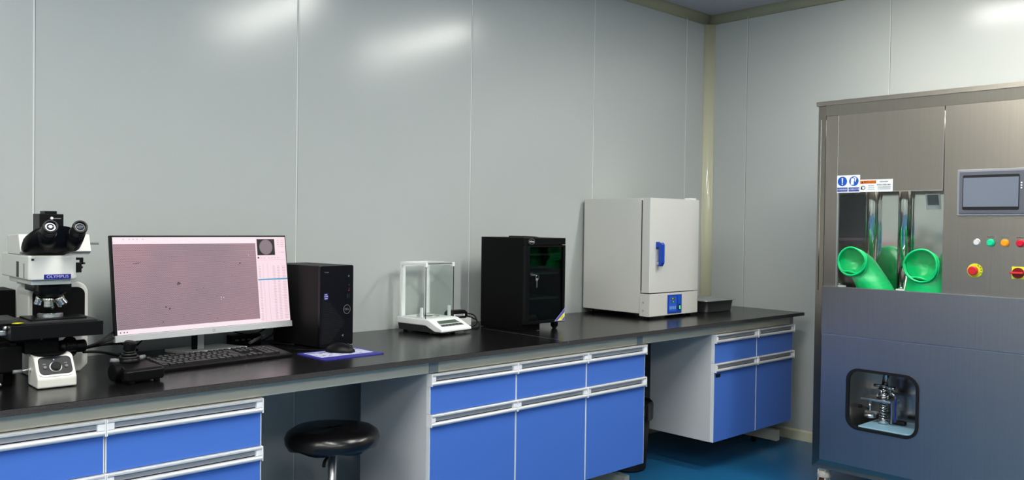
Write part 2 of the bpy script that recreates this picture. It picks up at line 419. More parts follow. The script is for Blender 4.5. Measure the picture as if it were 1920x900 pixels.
cabinet((0.299, 0.744, 1.189), 'grey base cabinet with blue fronts under the microscope and monitor', -0.285)
cabinet((1.822, 2.241, 2.645, 3.040), 'grey base cabinet three columns wide with blue drawers over blue doors, under the balance', -0.285)
ec, eo = cabinet((3.590, 3.984, 4.362), 'grey base cabinet two columns wide with blue fronts, nearest the right wall', -0.33)
MB(eo).box(3.606, 3.645, -0.7225, -0.7207, 0.478, 0.494, 'print_black').build('name_plate', ec)['label'] = 'small black plate on the blue door'

# ================================================================== GLOVE BOX
GX = 3.70; go = (4.05, -1.85, 0)
gb = thing('glove_box', 'tall stainless steel glove box cabinet with green glove sleeves by the right wall', 'glove box', go)
YL, YR, GB, GT = -1.175, -2.62, 0.118, 1.806
def G(): return MB(go)
s = G(); xb = 4.45
s.box(GX+0.0215, xb, YL, YL-0.01, GB, GT-0.02, 'inox').box(GX+0.012, xb, YR+0.01, YR, GB, GT-0.02, 'inox')
s.box(GX+0.012, xb, YL-0.01, YR+0.01, GB, GB+0.01, 'inox_frame').box(GX-0.004, xb, YL, YR, GT-0.02, GT, 'inox').box(xb-0.01, xb, YL-0.01, YR+0.01, GB+0.01, GT-0.02, 'inox')
s.build('cabinet_shell', gb)
# mitred frame: left stile, bottom rail, right stile, header
s = G(); b1 = 0.044
s.add([(GX+0.02, YL, GB), (GX+0.004, YL-b1, GB+b1), (GX+0.004, YL-b1, 1.785), (GX+0.02, YL, 1.785), (GX+0.03, YL, GB), (GX+0.03, YL-b1, GB+b1), (GX+0.03, YL-b1, 1.785), (GX+0.03, YL, 1.785)],
      [(0, 1, 2, 3), (7, 6, 5, 4), (0, 3, 7, 4), (1, 5, 6, 2), (2, 6, 7, 3), (0, 4, 5, 1)], 'inox_frame')
s.build('frame_stile', gb)
s = G(); s.add([(GX+0.02, YL-0.0015, GB), (GX+0.004, YL-b1-0.0015, GB+b1), (GX+0.004, YR, GB+b1), (GX+0.02, YR, GB), (GX+0.03, YL-0.0015, GB), (GX+0.03, YL-b1-0.0015, GB+b1), (GX+0.03, YR, GB+b1), (GX+0.03, YR, GB)],
      [(0, 3, 2, 1), (4, 5, 6, 7), (0, 1, 5, 4), (1, 2, 6, 5), (0, 4, 7, 3), (2, 3, 7, 6)], 'inox_frame')
s.build('frame_bottom_rail', gb)
s = G(); s.prism([(GX+0.001, 1.7865), (GX+0.03, 1.7865), (GX+0.03, 1.7385), (GX+0.0045, 1.7385)], YL-b1, YR, 'y', 'inox_frame').build('header_rail', gb)
ys0 = YL-b1-0.0015
G().box(GX+0.006, GX+0.012, ys0, -1.279, 0.9625, 1.7375, 'inox').build('side_strip', gb)
# upper sliding door panel
s = G(); s.box(GX-0.002, GX+0.010, -1.281, -1.736, 1.388, 1.7370, 'inox').box(GX-0.003, GX-0.0015, -1.281, -1.2825, 1.388, 1.737, 'inox_edge').box(GX-0.003, GX-0.0015, -1.734, -1.736, 1.388, 1.737, 'inox_edge').box(GX-0.003, GX-0.0015, -1.281, -1.736, 1.3875, 1.3905, 'inox_edge')
s.build('upper_panel', gb)
G().box(GX+0.002, GX+0.012, -1.738, YR, 0.9625, 1.7375, 'inox').build('control_panel', gb)
s = G(); s.box(GX-0.006, GX+0.012, ys0, YR, 0.744, 0.9605, 'inox_low', 0.001).box(GX-0.007, GX+0.006, ys0, YR, 0.959, 0.962, 'inox_edge')
s.build('belly_panel', gb)
s = G(); wy0, wy1, wz0, wz1 = -1.343, -1.657, 0.330, 0.602
inner = rrect((wy0+wy1)/2, (wz0+wz1)/2, abs(wy1-wy0), wz1-wz0, 0.055)
plate_hole(s, [(ys0, GB+b1), (YR, GB+b1), (YR, 0.7425), (ys0, 0.7425)], inner, GX+0.0, GX+0.010, 'x', 'inox_low')
s.box(GX-0.0006, GX, ys0, YR, 0.7400, 0.7425, 'inox_edge')
s.build('lower_panel', gb)
s = G(); inn2 = rrect((wy0+wy1)/2, (wz0+wz1)/2, abs(wy1-wy0)-0.022, wz1-wz0-0.022, 0.046); out2 = rrect((wy0+wy1)/2, (wz0+wz1)/2, abs(wy1-wy0)+0.002, wz1-wz0+0.002, 0.056)
ring2(s, out2, inn2, GX-0.006, GX+0.012, 'x', 'rubber_black'); s.build('rubber_gasket', gb)
# lower compartment
s = G(); cy0, cy1, cx = -1.335, -1.80, 3.97
s.box(GX+0.013, cx, cy0+0.004, cy0, 0.25, 0.72, 'inox').box(GX+0.013, cx, cy1, cy1-0.004, 0.25, 0.72, 'inox_frame').box(cx, cx+0.004, cy0, cy1, 0.25, 0.72, 'compartment_steel').box(GX+0.013, cx, cy0, cy1, 0.72, 0.724, 'inox_frame').box(GX+0.013, cx, cy0, cy1, 0.246, 0.25, 'inox_low')
s.build('pump_compartment', gb)
s = G(); s.box(GX+0.03, cx-0.002, -1.385, cy1+0.002, 0.2505, 0.343, 'pale_blue', 0.004); s.build('base_block', gb)['label'] = 'pale blue block on the compartment bottom'
# mixing valve assembly in the compartment
vx, vy = 3.85, -1.447
va = G(); va.box(vx-0.05, vx+0.05, vy+0.085, vy-0.05, 0.447, 0.458, 'chrome_soft', 0.004); va = va.build('valve_assembly', gb)
G().cyl((vx, vy-0.003, 0.52), (vx, vy-0.018, 0.62), 0.013, 'chrome').cyl((vx, vy-0.018, 0.62), (vx, vy-0.018, 0.72), 0.013, 'chrome').build('pipe', va)
s = G()
for k, (rr, z) in enumerate(((0.021, 0.482), (0.016, 0.491), (0.023, 0.500), (0.015, 0.509), (0.019, 0.517))): s.cyl((vx, vy, z-0.004), (vx, vy, z+0.004), rr, 'chrome')
s.cyl((vx, vy, 0.458), (vx, vy, 0.52), 0.012, 'chrome').lathe((vx, vy, 0.458), (vx, vy, 0.492), [(0, 0.03), (1, 0.013)], 'chrome')
for a in range(6):
    aa = a*PI/3; s.cyl((vx+0.028*math.cos(aa), vy+0.028*math.sin(aa), 0.458), (vx+0.028*math.cos(aa), vy+0.028*math.sin(aa), 0.480+0.032*(a % 2)), 0.0035, 'chrome')
s.cyl((vx, vy-0.02, 0.50), (vx-0.02, vy-0.058, 0.478), 0.006, 'chrome').cyl((vx, vy, 0.506), (vx, vy-0.045, 0.508), 0.008, 'chrome').cyl((vx, vy-0.040, 0.499), (vx, vy-0.040, 0.517), 0.011, 'chrome').cyl((vx, vy+0.012, 0.513), (vx, vy+0.045, 0.513), 0.006, 'chrome')
s.build('clamp_fitting', va)
s = G(); pth = []
for k in range(70): t = k/69; pth.append((vx+0.017*math.cos(t*7*2*PI), vy+0.017*math.sin(t*7*2*PI), 0.447-0.085*t))
s.tube(pth, 0.0036, 'chrome', 6).cyl((vx, vy, 0.36), (vx, vy, 0.447), 0.008, 'chrome').build('spring', va)
G().lathe((vx, vy, 0.3435), (vx, vy, 0.366), [(0, 0.02), (0.3, 0.027), (0.7, 0.027), (1, 0.012)], 'chrome_soft').build('bottom_knob', va)
s = G().cyl((vx, vy+0.062, 0.375), (vx, vy+0.062, 0.447), 0.008, 'chrome').cyl((vx, vy+0.062, 0.363), (vx, vy+0.062, 0.38), 0.026, 'chrome_soft').box(vx-0.015, vx+0.015, vy+0.08, vy+0.025, 0.383, 0.391, 'chrome_soft', 0.002).cyl((vx-0.005, vy+0.062, 0.40), (vx-0.02, vy+0.098, 0.41), 0.005, 'dark_grey').cyl((vx-0.016, vy+0.092, 0.409), (vx-0.024, vy+0.106, 0.412), 0.008, 'rubber_black')
s.build('guide_post', va)
G().box(vx-0.03, vx+0.03, vy-0.045, vy-0.049, 0.355, 0.447, 'chrome_soft').build('side_plate', va)
G().cyl((vx-0.02, vy-0.058, 0.482), (vx-0.02, vy-0.060, 0.46), 0.002, 'chrome').box(vx-0.022, vx-0.019, vy-0.057, vy-0.0635, 0.362, 0.465, 'tag_blue').build('hanging_tag', va)['label'] = 'blue strip tag'
G().box(vx+0.02, vx+0.05, vy-0.03, vy-0.085, 0.3435, 0.362, 'rubber_black', 0.006).build('rubber_block', va)
# working chamber (mirror polished)
s = G(); kx = 3.895; ky0, ky1 = -1.19, -1.93; kz0, kz1 = 0.944, 1.72
s.box(kx, kx+0.004, ky0, ky1, kz0, kz1, 'inox_mirror').box(GX+0.013, kx, ky0, ky0-0.004, kz0, kz1, 'inox_mirror').box(GX+0.013, kx, ky1+0.004, ky1, kz0, kz1, 'inox_mirror').box(GX+0.013, kx, ky0, ky1, kz0-0.004, kz0, 'inox_mirror').box(GX+0.013, kx, ky0, ky1, kz1, kz1+0.004, 'inox_mirror')
ch = s.build('working_chamber', gb)
for y in (-1.362, -1.512): G().cyl((kx-0.012, y, kz0), (kx-0.012, y, kz1), 0.034 if y > -1.4 else 0.03, 'inox_mirror', seg=32).build('round_post', ch)
G().prism(rrect(-1.262, 1.268, 0.125, 0.235, 0.02), kx-0.006, kx-0.0005, 'x', 'reflection_dark').build('window_reflection', ch)  # reflection of the door window, painted as a dark pane on the back wall
s = G(); s.prism([(-1.598, 1.315), (-1.66, 1.315), (-1.652, 1.383), (-1.592, 1.383)], kx-0.003, kx-0.0005, 'x', 'sign_white').prism([(-1.604, 1.333), (-1.652, 1.333), (-1.646, 1.378), (-1.60, 1.378)], kx-0.004, kx-0.003, 'x', 'mid_grey')  # mirrored image of a label, modelled as a thin plate on the back wall
s.build('label_reflection', ch)['label'] = 'painted reflection of a white label with grey picture on the chamber back'
G().box(kx-0.04, kx-0.02, -1.20, -1.92, kz1-0.03, kz1-0.012, 'chamber_lamp' if 'chamber_lamp' in M else 'lamp_diffuser').build('chamber_lamp', ch)
s = G()
for (y, r) in ((-1.27, 0.03), (-1.55, 0.022)): s.cyl((GX+0.06, y, kz0), (GX+0.06, y, kz0+0.02), r, 'sign_white').cyl((GX+0.06, y, kz0+0.02), (GX+0.06, y, kz0+0.03), r*0.5, 'chrome')
s.build('floor_fitting', ch)
G().box(GX+0.005, GX+0.009, -1.2795, -1.7375, 0.9625, 1.3875, 'clear_pane').build('window_pane', gb)
G().box(GX+0.002, GX+0.012, -1.2795, -1.2865, 0.9625, 1.3875, 'chrome_soft').build('window_edge', gb)
# glove sleeves
def sleeve(cy, cz, r, ends, lean, mirror=1):
    """a wide green sleeve whose open cuff faces the operator, its tube folding down inside the window"""
    g = G(); N = 40; rings = []
    stations = [(GX-0.006, cy, cz, r, 0.0, 1.0), (GX+0.012, cy, cz, r*0.96, 0.05, 1.0), (GX+0.035, cy-lean*0.10, cz-0.004, r*0.97, 0.25, 1.0), (GX+0.055, cy-lean*0.3, cz-0.03, r*1.05, 0.55, 0.95), (GX+0.062, cy-lean*0.6, cz-0.065, r*1.18, 0.8, 0.8), (GX+0.065, cy-lean, ends, r*1.36, 1.0, 0.62)]
    for k, (x, y, z, rr, tl, fl) in enumerate(stations):
        A = Vector((0, 1, 0)); B = Vector((math.sin(tl*PI/2), 0, math.cos(tl*PI/2)))
        ring = []
        for i in range(N):
            t = 2*PI*i/N; wv = 1+0.025*math.sin(5*t+k)*(k > 1)+0.018*math.sin(9*t+2*k)*(k > 0)
            ring.append(tuple(Vector((x, y, z))+A*rr*wv*math.cos(t)+B*rr*fl*wv*math.sin(t)))
        rings.append(ring)
    g.loft(rings, 'glove_green', False, False)
    so = g.build('glove_sleeve', gb)
    q = G(); rings = []
    for k in range(9):
        u = k/8; rr = r*0.93*math.cos(u*PI/2)**0.8 if k < 8 else 0.001
        rings.append([(GX+0.004+0.048*math.sin(u*PI/2)**1.5+0.004*math.sin(3*t+u*4+cy*20)*math.sin(u*PI), cy+(rr+0.004*math.sin(5*t+2*u)*math.sin(u*PI))*math.cos(t)*0.98-0.006*u, cz+0.004+(rr+0.003*math.sin(4*t+1)*math.sin(u*PI))*math.sin(t)) for t in [2*PI*i/40 for i in range(40)]])
    q.loft(rings, 'glove_green', False, True); q.build('inner_fold', so)
    sd = so.modifiers.new('thickness', 'SOLIDIFY'); sd.thickness = 0.0015
    ss = so.modifiers.new('smooth', 'SUBSURF'); ss.levels = 1; ss.render_levels = 1
    c = G().torus((GX-0.006, cy, cz), (1, 0, 0), r, 0.0045, 'glove_green', 48, wob=lambda t: 0.0015*math.sin(3*t+cy*9))
    c.torus((GX+0.006, cy, cz-0.004), (1, 0, 0.05), r*1.045, 0.004, 'glove_green', 48, wob=lambda t: 0.002*math.sin(4*t+1))
    lp = [(GX-0.004, cy+r*0.99*math.cos(t), cz+r*(0.98*math.sin(t) if abs(t+PI/2) > 0.9 else 0.98*math.sin(t)+0.016*(1-abs(t+PI/2)/0.9))) for t in [PI*1.05+ (0.9*PI)*k/24 for k in range(25)]]
    c.tube([(p[0], p[1], p[2]+0.010+0.006*math.sin(k*0.6)) for k, p in enumerate(lp)], 0.004, 'glove_green')
    c.build('cuff_ring', so)
sleeve(-1.356, 1.078, 0.062, 0.9475, 0.085)
sleeve(-1.654, 1.072, 0.068, 0.9475, 0.0)
# warning stickers
s = G(); sx_ = GX-0.004
s.box(sx_, sx_+0.0016, -1.281, -1.386, 1.386, 1.464, 'sign_white')
for yc in (-1.306, -1.359):
    s.cyl((sx_-0.0003, yc, 1.437), (sx_, yc, 1.437), 0.0215, 'sign_blue', seg=32); s.box(sx_-0.0003, sx_, yc+0.0235, yc-0.0245, 1.391, 1.409, 'sign_blue_dark')
s.prism([(-1.3025, 1.452), (-1.3095, 1.452), (-1.308, 1.430), (-1.304, 1.430)], sx_-0.0006, sx_-0.0003, 'x', 'sign_white').cyl((sx_-0.0006, -1.306, 1.4245), (sx_-0.0003, -1.306, 1.4245), 0.003, 'sign_white')
s.prism([(-1.345, 1.421), (-1.359, 1.421), (-1.359, 1.438), (-1.362, 1.440), (-1.360, 1.449), (-1.350, 1.451), (-1.346, 1.447)], sx_-0.0006, sx_-0.0003, 'x', 'sign_white')
s.prism([(-1.3635, 1.434), (-1.367, 1.434), (-1.369, 1.444), (-1.371, 1.451), (-1.364, 1.455), (-1.357, 1.455), (-1.356, 1.452), (-1.364, 1.450)], sx_-0.0006, sx_-0.0003, 'x', 'sign_white')
text(s, '必须按规操作', 0.0085, 'print_white', frame_left(sx_-0.0004, -1.3065, 1.400), 0.95)
text(s, '必须戴防护手套', 0.0085, 'print_white', frame_left(sx_-0.0004, -1.3595, 1.400), 0.82)
s.build('mandatory_sign', gb)['label'] = 'white sticker with two blue round signs'
s = G(); s.box(sx_, sx_+0.0016, -1.387, -1.53, 1.388, 1.442, 'sign_white')
s.box(sx_-0.0003, sx_, -1.388, -1.458, 1.424, 1.438, 'sign_orange')
s.prism([(-1.392, 1.4255), (-1.402, 1.4255), (-1.397, 1.4355)], sx_-0.0006, sx_-0.0003, 'x', 'print_black')
text(s, '警告', 0.010, 'print_black', frame_left(sx_-0.0004, -1.414, 1.431)); text(s, 'WARNING', 0.008, 'print_black', frame_left(sx_-0.0004, -1.441, 1.431), 0.85)
ring2(s, [(-1.401+0.010*math.cos(t), 1.406+0.009*math.sin(t)) for t in [2*PI*k/24 for k in range(24)]], [(-1.401+0.0075*math.cos(t), 1.406+0.0065*math.sin(t)) for t in [2*PI*k/24 for k in range(24)]], sx_-0.0005, sx_, 'x', 'print_black')
s.prism([(-1.391, 1.398), (-1.398, 1.399), (-1.397, 1.409), (-1.391, 1.409)], sx_-0.0006, sx_, 'x', 'print_black')
text(s, '当心夹手', 0.0065, 'print_black', frame_left(sx_-0.0004, -1.437, 1.4145))
for z in (1.405, 1.398): s.box(sx_-0.0003, sx_, -1.424, -1.452, z, z+0.0012, 'print_black')
text(s, '注意安全操作', 0.0065, 'print_black', frame_left(sx_-0.0004, -1.492, 1.431)); text(s, '非专业人员禁止操作', 0.0075, 'print_black', frame_left(sx_-0.0006, -1.492, 1.4175), 0.9)
for z in (1.409, 1.4035, 1.399): s.box(sx_-0.0003, sx_, -1.466, -1.522, z-0.0006, z+0.0006, 'print_black')
s.build('warning_sign', gb)['label'] = 'white sticker with orange warning bar'
# touch screen
px = GX+0.002
s = G(); s.box(px-0.012, px, -1.793, -2.05, 1.284, 1.470, 'hmi_grey', 0.003).box(px-0.016, px-0.011, -1.803, -2.042, 1.292, 1.461, 'hmi_dark', 0.002)
hm = s.build('touch_screen', gb)
G().prism(rrect(-1.919, 1.3765, 0.206, 0.140, 0.006), px-0.0175, px-0.0165, 'x', 'print_black').build('screen_glass', hm)
G().box(px-0.0182, px-0.0174, -1.819, -2.019, 1.319, 1.436, 'hmi_glass').build('display', hm)
s = G()
for z in (1.412, 1.402, 1.392): s.cyl((px-0.0185, -2.029, z), (px-0.017, -2.029, z), 0.003, 'cap_white')
s.build('indicator_dot', hm)
for yy, mm, nm, tx in ((-1.868, 'white_btn', 'white push button', None), (-1.921, 'green_btn', 'green push button', '电源指示'), (-1.972, 'orange', 'orange push button', '运行指示'), (-2.026, 'red_btn', 'red push button', '故障指示')):
    s = G(); hh = 0.004 if mm == 'white_btn' else 0.012
    s.lathe((px, yy, 1.176), (px-hh, yy, 1.176), [(0, 0.0145), (0.8, 0.0145), (1, 0.0125)], 'chrome_soft' if mm == 'white_btn' else mm)
    s.lathe((px-hh, yy, 1.176), (px-hh-0.003, yy, 1.176), [(0, 0.012), (1, 0.010)], mm)
    o = s.build('push_button', gb); o['label'] = nm
    if tx:
        l = G().box(px-0.0006, px, yy+0.015, yy-0.015, 1.193, 1.202, 'label_clear'); text(l, tx, 0.0075, 'print_black', frame_left(px-0.0008, yy, 1.1975)); l.build('button_label', gb)
s = G(); s.cyl((px, -1.864, 1.062), (px-0.002, -1.864, 1.062), 0.0285, 'yellow', seg=40)
for k, chx in enumerate('急停按钮'):
    a = math.radians(58-26*k); text(s, chx, 0.007, 'print_black', frame_left(px-0.0023, -1.864-0.0235*math.cos(a), 1.062+0.0235*math.sin(a)) @ Matrix.Rotation(a-PI/2, 4, 'Z'))
es = s.build('emergency_stop', gb)
G().cyl((px-0.002, -1.864, 1.062), (px-0.018, -1.864, 1.062), 0.011, 'dark_grey').lathe((px-0.018, -1.864, 1.062), (px-0.032, -1.864, 1.062), [(0, 0.017), (0.15, 0.0185), (0.75, 0.0185), (1, 0.015)], 'red', 32).build('stop_knob', es)
s = G().box(px-0.003, px, -1.998, -2.046, 1.036, 1.084, 'yellow', 0.001); rs = s.build('rotary_switch', gb)
s = G().cyl((px-0.003, -2.022, 1.060), (px-0.014, -2.022, 1.060), 0.0205, 'dark_red', seg=36); s.box(px-0.026, px-0.013, -1.996, -2.042, 1.056, 1.064, 'red', 0.003); s.build('switch_knob', rs)
# casters
for (x, y) in ((3.76, -1.215), (3.76, -2.55), (4.38, -1.235), (4.38, -2.55)):
    s = G().cyl((x, y, 0.100), (x, y, GB+0.001), 0.024, 'caster_cream').box(x-0.024, x+0.024, y-0.020, y-0.013, 0.03, 0.104, 'caster_cream', 0.003).box(x-0.024, x+0.024, y+0.013, y+0.020, 0.03, 0.104, 'caster_cream', 0.003)
    s.lathe((x, y, 0.070), (x, y, 0.100), [(0, 0.034), (1, 0.022)], 'caster_cream')
    cs = s.build('caster', gb)
    G().lathe((x, y-0.012, 0.0375), (x, y+0.012, 0.0375), [(0, 0.034), (0.15, 0.0375), (0.85, 0.0375), (1, 0.034)], 'caster_brown').build('wheel', cs)

# ================================================================== OVEN
oo = (3.58, -0.25, D)
ov = thing('drying_oven', 'light grey laboratory drying oven with a blue door handle', 'oven', oo)
def O(): return MB(oo)
ox0, ox1, ofy = 3.39, 3.805, -0.470
O().box(ox0+0.004, ox1-0.004, -0.406, -0.022, 0.782, 1.366, 'oven_grey', 0.003).build('oven_body', ov)
O().box(ox0, ox1, ofy, -0.4065, 0.770, 0.884, 'oven_grey', 0.003).build('base_panel', ov)
bp = O(); 
for z in (0.80, 0.84): bp.cyl((ox0-0.0015, -0.43, z), (ox0, -0.43, z), 0.004, 'chrome_soft')
bp.build('screw', ov)
d = O().prism([(ofy, ox0), (ofy, ox1)], 0, 0, 'z', 'oven_grey') if False else O()
d.prism([(ox0-0.002, ofy+0.003), (ox0+0.001, ofy), (ox1-0.001, ofy), (ox1+0.003, ofy+0.003), (ox1+0.003, ofy+0.05), (ox0-0.002, ofy+0.05)], 0.8895, 1.3665, 'z', 'oven_grey')
dr = d.build('door', ov)
O().box(ox0+0.008, ox1-0.008, ofy+0.0505, ofy+0.063, 0.900, 1.355, 'rubber_black').build('door_seal', ov)
h = O()
h.prism([(ofy, 1.142), (ofy-0.03, 1.142), (ofy-0.036, 1.132), (ofy-0.036, 1.040), (ofy-0.026, 1.024), (ofy-0.016, 1.024), (ofy-0.016, 1.118), (ofy, 1.118)], ox0+0.047, ox0+0.071, 'x', 'oven_blue')
h.box(ox0+0.044, ox0+0.074, ofy-0.005, ofy, 1.112, 1.146, 'oven_blue', 0.002)
h.box(ox0+0.052, ox0+0.066, ofy-0.014, ofy, 1.03, 1.045, 'chrome_soft')
h.build('door_handle', dr, bevel=0.0015)['label'] = 'blue door handle'
O().box(ox1-0.075, ox1-0.02, ofy+0.006, ofy+0.04, 1.3668, 1.3755, 'oven_white', 0.002).build('hinge_cover', ov)
cx0, cx1 = 3.538, 3.657
s = O(); s.box(cx0, cx1, ofy-0.004, ofy, 0.779, 0.874, 'oven_blue', 0.0015).box(cx0+0.010, cx0+0.072, ofy-0.0048, ofy-0.004, 0.788, 0.865, 'panel_blue').box(cx0+0.088, cx0+0.108, ofy-0.0046, ofy-0.004, 0.825, 0.868, 'sign_blue')
for k in range(4): s.box(cx0+0.014+k*0.0145, cx0+0.024+k*0.0145, ofy-0.0056, ofy-0.0048, 0.799, 0.815, 'panel_light')
s.box(cx0+0.022, cx0+0.056, ofy-0.0054, ofy-0.0048, 0.848, 0.859, 'lcd_dark').box(cx0+0.030, cx0+0.058, ofy-0.0054, ofy-0.0048, 0.832, 0.842, 'lcd_dark')
text(s, '0.0', 0.010, 'yellow', frame_front(cx0+0.039, ofy-0.0057, 0.8535)); text(s, '0.0', 0.009, 'led_green', frame_front(cx0+0.044, ofy-0.0057, 0.837))
cp = s.build('control_panel', ov)
O().lathe((cx0+0.097, ofy-0.003, 0.807), (cx0+0.097, ofy-0.0075, 0.807), [(0, 0.0145), (1, 0.013)], 'rubber_black').box(cx0+0.093, cx0+0.101, ofy-0.010, ofy-0.007, 0.798, 0.816, 'led_green', 0.001).build('power_switch', cp)
for x in (ox0+0.03, ox1-0.03):
    for y in (-0.43, -0.06): O().cyl((x, y, D), (x, y, 0.784 if y > -0.3 else 0.772), 0.014, 'rubber_black').build('rubber_foot', ov)

# ================================================================== DRY CABINET
dx0, dx1, dyf, dyb, dz0, dz1 = 2.548, 2.795, -0.45, -0.155, 0.786, 1.165
do = (2.67, -0.3, D)
dc = thing('dry_cabinet', 'black dry storage cabinet with a dark glass door and key in its lock', 'cabinet', do)
def Dc(): return MB(do)
s = Dc(); t_ = 0.012
s.box(dx0+0.0005, dx0+0.11, dyf+0.022, dyb-0.0005, D+0.0022, dz0-0.0005, 'black_matte').box(dx0, dx0+t_, dyf+0.02, dyb, dz0, dz1, 'black_matte').box(dx1-t_, dx1, dyf+0.02, dyb, dz0, dz1, 'black_matte').box(dx0+t_, dx1-t_, dyf+0.02, dyb, dz0, dz0+t_, 'black_matte').box(dx0+t_, dx1-t_, dyf+0.02, dyb, dz1-t_, dz1, 'black_matte').box(dx0+t_, dx1-t_, dyb-t_, dyb, dz0+t_, dz1-t_, 'black_matte')
s.box(dx0+0.01, dx0+0.10, dyf+0.03, dyb-0.01, D, D+0.0022, 'rubber_black')
s.build('cabinet_shell', dc)
s = Dc(); s.box(dx0, dx1, dyf, dyf+0.0195, dz1-0.030, dz1, 'black_plastic', 0.002)
tf = s.build('top_fascia', dc)
s = Dc(); ec_ = (dx0+0.032, dz1-0.0155)
e1 = [(ec_[0]+0.019*math.cos(t), ec_[1]+0.0125*math.sin(t)) for t in [2*PI*k/32 for k in range(32)]]; e2 = [(ec_[0]+0.0178*math.cos(t), ec_[1]+0.0113*math.sin(t)) for t in [2*PI*k/32 for k in range(32)]]
ring2(s, e1, e2, dyf-0.0006, dyf+0.0, 'y', 'mid_grey'); text(s, 'AnSang', 0.0115, 'print_white', frame_front(ec_[0], dyf-0.0006, ec_[1]), 0.85)
s.build('maker_badge', tf)['label'] = 'oval badge in grey'
s = Dc(); dzt = dz1-0.032; zb_ = dz0+0.002
ring2(s, [(dx0, zb_), (dx1, zb_), (dx1, dzt), (dx0, dzt)], [(dx0+0.022, zb_+0.012), (dx1-0.014, zb_+0.012), (dx1-0.014, dzt-0.008), (dx0+0.022, dzt-0.008)], dyf, dyf+0.0195, 'y', 'black_plastic')
dd = s.build('door', dc)
Dc().box(dx0+0.022, dx1-0.014, dyf+0.006, dyf+0.010, zb_+0.012, dzt-0.008, 'tinted_pane').build('glass_pane', dd)
s = Dc().cyl((dx0+0.028, dyf, 1.005), (dx0+0.028, dyf-0.010, 1.005), 0.008, 'dark_grey').box(dx0+0.018, dx0+0.040, dyf-0.003, dyf, 0.992, 1.018, 'black_plastic', 0.002); s.build('lock', dd)
s = Dc().box(dx0+0.020, dx0+0.036, dyf-0.024, dyf-0.010, 1.0035, 1.0065, 'chrome_soft').torus((dx0+0.049, dyf-0.020, 0.993), (0, 1, 0.1), 0.010, 0.0012, 'chrome', 24).box(dx0+0.046, dx0+0.049, dyf-0.021, dyf-0.019, 0.950, 0.985, 'chrome_soft').cyl((dx0+0.0475, dyf-0.022, 0.985), (dx0+0.0475, dyf-0.018, 0.985), 0.006, 'chrome_soft')
s.build('key', dd)
s = Dc(); xr = dx1-0.0005
s.prism([(xr-0.066, dz0+0.006), (xr, dz0+0.006), (xr, dz0+0.062)], dyf-0.001, dyf-0.0003, 'y', 'print_lilac')
s.prism([(xr-0.062, dz0+0.008), (xr-0.001, dz0+0.008), (xr-0.001, dz0+0.060)], dyf-0.0013, dyf-0.001, 'y', 'purple')
s.prism([(xr-0.046, dz0+0.0085), (xr-0.020, dz0+0.0085), (xr-0.0012, dz0+0.026), (xr-0.0012, dz0+0.044)], dyf-0.0016, dyf-0.0013, 'y', 'sticker_yellow')
text(s, '333', 0.013, 'print_black', frame_front(xr-0.018, dyf-0.0018, dz0+0.022) @ Matrix.Rotation(0.7, 4, 'Z'))
s.build('corner_sticker', dd)['label'] = 'purple and yellow corner sticker'
for z in (0.895, 1.005, 1.09): Dc().box(dx0+t_+0.001, dx1-t_-0.001, dyf+0.03, dyb-t_-0.001, z, z+0.004, 'black_plastic').box(dx0+t_+0.001, dx1-t_-0.001, dyf+0.028, dyf+0.030, z-0.003, z+0.006, 'mid_grey').build('shelf', dc)
s = Dc()
s.box(dx0+0.16, dx0+0.215, dyb-0.05, dyb-0.03, 1.10, 1.14, 'pump_green', 0.002).cyl((dx0+0.10, -0.33, 1.094), (dx0+0.10, -0.33, 1.12), 0.015, 'pump_green')
s.build('stored_device', dc); 
s = Dc()
for k in range(5): s.lathe((dx0+0.04+k*0.022, -0.37+0.02*(k % 2), dz0+t_), (dx0+0.04+k*0.022, -0.37+0.02*(k % 2), dz0+t_+0.018), [(0, 0.014), (0.7, 0.016), (1, 0.010)], 'chrome_soft')
s.build('stored_dish', dc)
for (x, y) in ((dx1-0.03, dyf+0.035), (dx1-0.03, dyb-0.03)):
    Dc().cyl((x, y-0.008, D+0.010), (x, y+0.008, D+0.010), 0.010, 'rubber_black').box(x-0.012, x+0.012, y-0.011, y+0.011, D+0.010, dz0-0.001, 'black_plastic').build('caster', dc)
s = MB((dx0+0.09, -0.33, dz1)); s.prism([(dx0+0.035, dz1+0.0), (dx0+0.035, dz1+0.007), (dx0+0.045, dz1+0.0085), (dx0+0.10, dz1+0.006), (dx0+0.14, dz1+0.001), (dx0+0.14, dz1)], -0.40, -0.30, 'y', 'dark_grey')
tag(s.build('notebook', loc=(dx0+0.09, -0.33, dz1)), 'thin dark grey wedge shaped case lying on top of the black dry cabinet', 'case')

# ================================================================== TRAY
ty = (4.055, -0.30, D)
tr = MB(); 
def rr3(w_, d_, r, z): return [(a, b_, z) for a, b_ in rrect(0, 0, w_, d_, r, 5)]
tr.loft([rr3(0.246, 0.286, 0.022, 0.0), rr3(0.256, 0.296, 0.030, 0.006), rr3(0.272, 0.312, 0.035, 0.060), rr3(0.300, 0.340, 0.045, 0.064), rr3(0.300, 0.340, 0.045, 0.066), rr3(0.270, 0.310, 0.034, 0.0615), rr3(0.252, 0.292, 0.028, 0.008), rr3(0.24, 0.28, 0.02, 0.003)], 'tray_steel', True, True)
tag(tr.build('steel_tray', loc=ty), 'deep empty stainless steel tray on the worktop right of the grey oven', 'tray')

